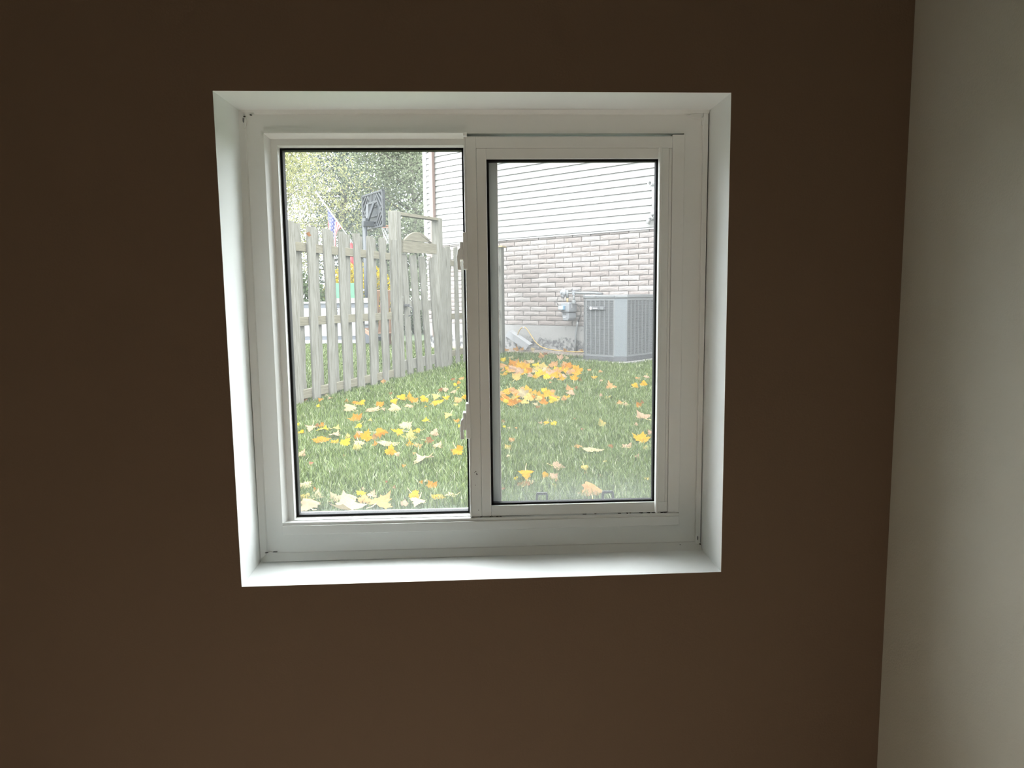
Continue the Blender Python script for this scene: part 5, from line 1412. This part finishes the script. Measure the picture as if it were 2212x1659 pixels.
rows = []
NU, NV = 27, 18
for i in range(NU):
    u = i / (NU - 1)
    hx, hz = -2.955 + (.285) * u, 3.335 - .415 * u
    tx = -2.962 + .150 * u ** .8
    tz = 2.86 - .62 * math.sin(math.pi * min(1, u * .95 + .02)) ** 1.0 * (1 if u < .6 else 1.0 - .3 * (u - .6))
    r = []
    for j in range(NV):
        t = j / (NV - 1)
        bow = -.03 * math.sin(math.pi * t) * u
        r.append((hx + (tx - hx) * t ** .85 + bow, 14.02 + .035 * math.sin(u * 13 + t * 2) * (.3 + t), hz + (tz - hz) * t))
    rows.append(r)
cloth('flag', rows, M['flag'], 'drooping striped flag with starred blue canton on the white pole', 'flag')
rows = []
for i in range(8):
    u = i / 7
    rows.append([(-2.560 + .10 * u + .01 * math.sin(t * 3), 14.05 + .02 * math.sin(u * 9 + t * 2), 2.72 - .12 * u - (.44 - .02 * u) * t - .05 * u * t) for t in [j / 7 for j in range(8)]])
o2 = cloth('red_flag', rows, M['flag_red'], 'small hanging red flag with orange hem below the striped one', 'flag')
rows = [[(-2.562 + .10 * u, 14.045 + .02 * math.sin(u * 9), 2.275 - .17 * u - q * .035 + 0.0) for q in (0, 1)] for u in [i / 7 for i in range(8)]]
h_ = cloth('hem', rows, M['flag_orange'], None, None); h_.parent = o2
rows = [[(-2.556 + .05 * u, 14.035, 2.70 - .06 * u - q * .05) for q in (0, 1)] for u in (0, .5, 1)]
h_ = cloth('patch', rows, M['label_white'], None, None); h_.parent = o2


# ---------------------------------------------------------------- trees
def leaf_cloud(name, pts, size, mt, parent, droop=0.0, aspect=.5):
    n = len(pts)
    p = np.asarray(pts)
    d = RNG.normal(size=(n, 3)); d /= np.linalg.norm(d, axis=1)[:, None]
    d[:, 2] -= droop; d /= np.linalg.norm(d, axis=1)[:, None]
    e = RNG.normal(size=(n, 3)); e -= (e * d).sum(1)[:, None] * d; e /= np.linalg.norm(e, axis=1)[:, None]
    s = RNG.uniform(.6, 1.3, n)[:, None] * size
    v = np.stack([p - d * s, p + e * s * aspect, p + d * s, p - e * s * aspect], 1)
    me = bpy.data.meshes.new(name)
    me.vertices.add(n * 4); me.vertices.foreach_set('co', v.reshape(-1).astype(np.float32))
    me.loops.add(n * 4); me.loops.foreach_set('vertex_index', np.arange(n * 4).astype(np.int32))
    me.polygons.add(n); me.polygons.foreach_set('loop_start', (np.arange(n) * 4).astype(np.int32))
    me.update(); me.validate()
    o = obj(name, me, mt, parent)
    o['kind'] = 'stuff'
    return o


def tree(name, label, base, h, crown, nbr, nleaf, size, fol, bark, droop=0.0, r=.12, spread=.22, aspect=.5, pine=False, low=.25):
    t = thing(name, label, 'tree', base)
    rr = random.Random(name + label)
    pts = [(0, 0, 0)]
    for k in range(1, 7):
        pts.append((rr.uniform(-.12, .12), rr.uniform(-.12, .12), h * .97 * k / 6))
    MB().tube(pts, r, 10, r * .2).build('trunk', bark, t, smooth=True)
    br = MB()
    centres = []
    for k in range(nbr):
        f = low + (1 - low) * (k + rr.random()) / nbr
        zb_ = h * f * .9
        a = rr.uniform(0, 2 * math.pi)
        L = crown * ((1.05 - f) if pine else (math.sin(math.pi * min(.97, .18 + f * .8))) ** .6) * rr.uniform(.7, 1.1)
        rise = -.15 if pine else rr.uniform(.15, .7)
        p0 = Vector((0, 0, zb_))
        p1 = p0 + Vector((math.cos(a), math.sin(a), rise)) * L * .5
        p2 = p0 + Vector((math.cos(a + rr.uniform(-.3, .3)), math.sin(a), rise * rr.uniform(.2, 1.1))) * L
        br.tube([p0, p1, p2], r * .28, 5, r * .04)
        for q in range(5):
            w = .3 + .7 * q / 4
            c = p0 + (p1 - p0) * min(1, w * 2) if w < .5 else p1 + (p2 - p1) * (w * 2 - 1)
            centres.append(c)
            if q >= 1:
                tw = c + Vector((rr.uniform(-1, 1), rr.uniform(-1, 1), rr.uniform(-.5, .9))) * crown * .28
                br.tube([c, tw], r * .07, 4, r * .02)
                centres.append(tw)
    br.build('branches', bark, t, smooth=True, kind='stuff')
    cs = np.array([tuple(c) for c in centres])
    idx = RNG.integers(0, len(cs), nleaf)
    P = cs[idx] + RNG.normal(size=(nleaf, 3)) * crown * spread * np.array([1, 1, .75])
    P = P[P[:, 2] > .3]
    leaf_cloud('foliage', P, size, fol, t, droop, aspect)
    return t


tree('broadleaf_tree', 'yellow-green drooping broadleaf tree nearest behind the fence, beside the frame', (-5.3, 18.0, GZ), 6.6, 2.1, 34, 34000, .042, M['fol_lime'], M['bark_pale'], droop=.8, aspect=.30, r=.11, low=.2)
tree('conifer', 'tall blue-green conifer with a straight trunk rising behind the striped flag', (-4.20, 23.0, GZ), 9.5, 2.4, 50, 36000, .045, M['fol_pine'], M['bark'], pine=True, r=.16, aspect=.35, low=.15, spread=.16)
tree('broadleaf_tree', 'pale green bushy tree behind the gate beside the house corner', (-1.85, 21.5, GZ), 7.6, 2.1, 44, 40000, .045, M['fol_green'], M['bark'], r=.13, low=.15, spread=.20)
tree('broadleaf_tree', 'thin grey-green tree filling the gap behind the backboard', (-3.1, 26.0, GZ), 9.0, 2.6, 44, 36000, .055, M['fol_pine'], M['bark'], r=.14, low=.12)
tree('broadleaf_tree', 'grey-green tree at the far edge behind the drooping broadleaf tree', (-7.2, 25.0, GZ), 8.2, 2.6, 40, 26000, .055, M['fol_green'], M['bark'], r=.14, low=.12)


def shrub(label, base, rx, ry, rz_, n, size, fol):
    t = thing('shrub', label, 'shrub', base)
    mb = MB()
    for k in range(7):
        a = random.uniform(0, 6.28)
        mb.tube([(0, 0, 0), (rx * .4 * math.cos(a), ry * .4 * math.sin(a), rz_ * .9), (rx * .8 * math.cos(a), ry * .8 * math.sin(a), rz_ * 1.6)], .02, 5, .006)
    mb.build('stems', M['bark'], t, smooth=True, kind='stuff')
    u = RNG.normal(size=(n, 3)); u /= np.linalg.norm(u, axis=1)[:, None]
    u *= RNG.uniform(.45, 1, n)[:, None] ** .5
    P = u * np.array([rx, ry, rz_]) + np.array([0, 0, rz_])
    leaf_cloud('foliage', P, size, fol, t)


shrub('bright yellow autumn shrub behind the trailer and tan plank', (-3.0, 18.2, GZ), 1.0, .8, .95, 4200, .05, M['fol_yellow'])
shrub('dark green shrub behind the white trailer, under the drooping tree', (-5.1, 17.2, GZ), 1.5, .9, .9, 9000, .05, M['fol_dark'])
shrub('mid green shrub filling the gaps beside the wooden chair', (-1.7, 19.0, GZ), 1.2, .9, .9, 6500, .05, M['fol_green'])
shrub('low dark shrub beneath the yellow autumn shrub', (-3.3, 17.9, GZ), 1.0, .5, .6, 5000, .045, M['fol_dark'])

# ================================================================ FALLEN LEAVES
def maple_outline():
    half = [(0, 0), (.10, -.02), (.26, -.10), (.30, .02), (.46, .06), (.40, .16), (.56, .34), (.40, .36), (.42, .46), (.26, .44), (.22, .52), (.28, .68), (.16, .66), (.10, .78), (0, 1.0)]
    left = [(-x, y) for x, y in half[1:-1]][::-1]
    return half + left


def leaf_mesh(i):
    """maple leaf one unit wide, base at origin, tip along +y, bent and rippled"""
    rr = random.Random(900 + i)
    ol = maple_outline()
    k1, k2, k3 = [(-.10, .10, .02), (.25, -.15, .04), (-.28, .25, .05), (.05, .45, .05), (.40, .10, .06), (-.15, -.35, .06)][i]
    def bend(x, y):
        return k1 * (y - .4) ** 2 * 1.6 + k2 * x * x * 1.6 + k3 * math.sin(7 * x + 5 * y + i)
    bm = bmesh.new()
    def V(x, y): return bm.verts.new((x * .9, y * .9, bend(x, y)))
    inner = [V(x * .45, .35 + (y - .35) * .45) for x, y in ol]
    outer = [V(x + rr.uniform(-.02, .02), y + rr.uniform(-.02, .02)) for x, y in ol]
    c = V(0, .35)
    n = len(ol)
    for k in range(n):
        q = (k + 1) % n
        bm.faces.new((inner[k], outer[k], outer[q], inner[q]))
        bm.faces.new((c, inner[k], inner[q]))
    bmesh.ops.recalc_face_normals(bm, faces=bm.faces)
    me = bpy.data.meshes.new('maple_leaf'); bm.to_mesh(me); bm.free()
    me.polygons.foreach_set('use_smooth', [True] * len(me.polygons))
    me.materials.append(M['leaf_gold'])
    return me, bend(0, 0)


LM = [leaf_mesh(i) for i in range(6)]
SM = []
for i in range(3):
    s_ = MB().tube([(0, .02, 0), (.03 * (i - 1), -.22, .03), (.10 * (i - 1), -.50, .10 + .05 * i)], .014, 4, .010).mesh('stem')
    s_.materials.append(M['stem']); SM.append(s_)
lr = random.Random(31)
placed = {}
for (lx, ly, lw, tilt, colr, lab, grp) in LEAVES:
    lw = lw * 1.18
    i = lr.randrange(6) if lab.find('flat') < 0 else lr.choice([0, 1])
    me, b0 = LM[i]
    o = obj('maple_leaf', me, None, None, share=True)
    set_mat(o, M['leaf_' + colr])
    spin = lr.choice([lr.uniform(-.7, .7), lr.uniform(-.7, .7), lr.uniform(2.4, 3.9), lr.uniform(0, 6.28)])
    if lw > .10: spin = lr.uniform(-.7, .7)
    R_ = Matrix.Rotation(lr.uniform(-.25, .25), 4, 'Z') @ Matrix.Rotation(tilt, 4, 'X') @ Matrix.Rotation(lr.uniform(-.25, .25), 4, 'Y') @ Matrix.Rotation(spin, 4, 'Z')
    co = [R_ @ (v.co - Vector((0, .4, 0))) * lw for v in me.vertices]
    zmin = min(c.z for c in co)
    key = (round(lx * 7), round(ly * 5))
    lift = .022 + (.010 * min(placed.get(key, 0), 4) if 'heap' in grp else 0)
    placed[key] = placed.get(key, 0) + 1
    if 'soil' in grp: lift = .05
    off = R_ @ Vector((0, .4, 0)) * lw
    o.matrix_world = Matrix.Translation((lx - off.x, ly - off.y, GZ + lift - zmin - off.z)) @ R_ @ Matrix.Diagonal((lw, lw, lw, 1))
    tag(o, lab, 'leaf', grp)
    if lw > .05 or 'stem' in lab:
        s_ = obj('stem', lr.choice(SM), None, o, share=True)
        s_.location = (0, 0, b0)

# one curled leaf caught on the fence
o = obj('maple_leaf', LM[3][0], None, None, share=True)
set_mat(o, M['leaf_brown'])
o.location = (F0[0] + .22 * .32866 + .02 * .944, F0[1] + .22 * .94445 - .02 * .329, 2.075)
o.scale = (.055, .055, .055); o.rotation_euler = (1.2, .5, .6)
tag(o, 'small brown curled leaf caught near the top of the second fence board', 'leaf')
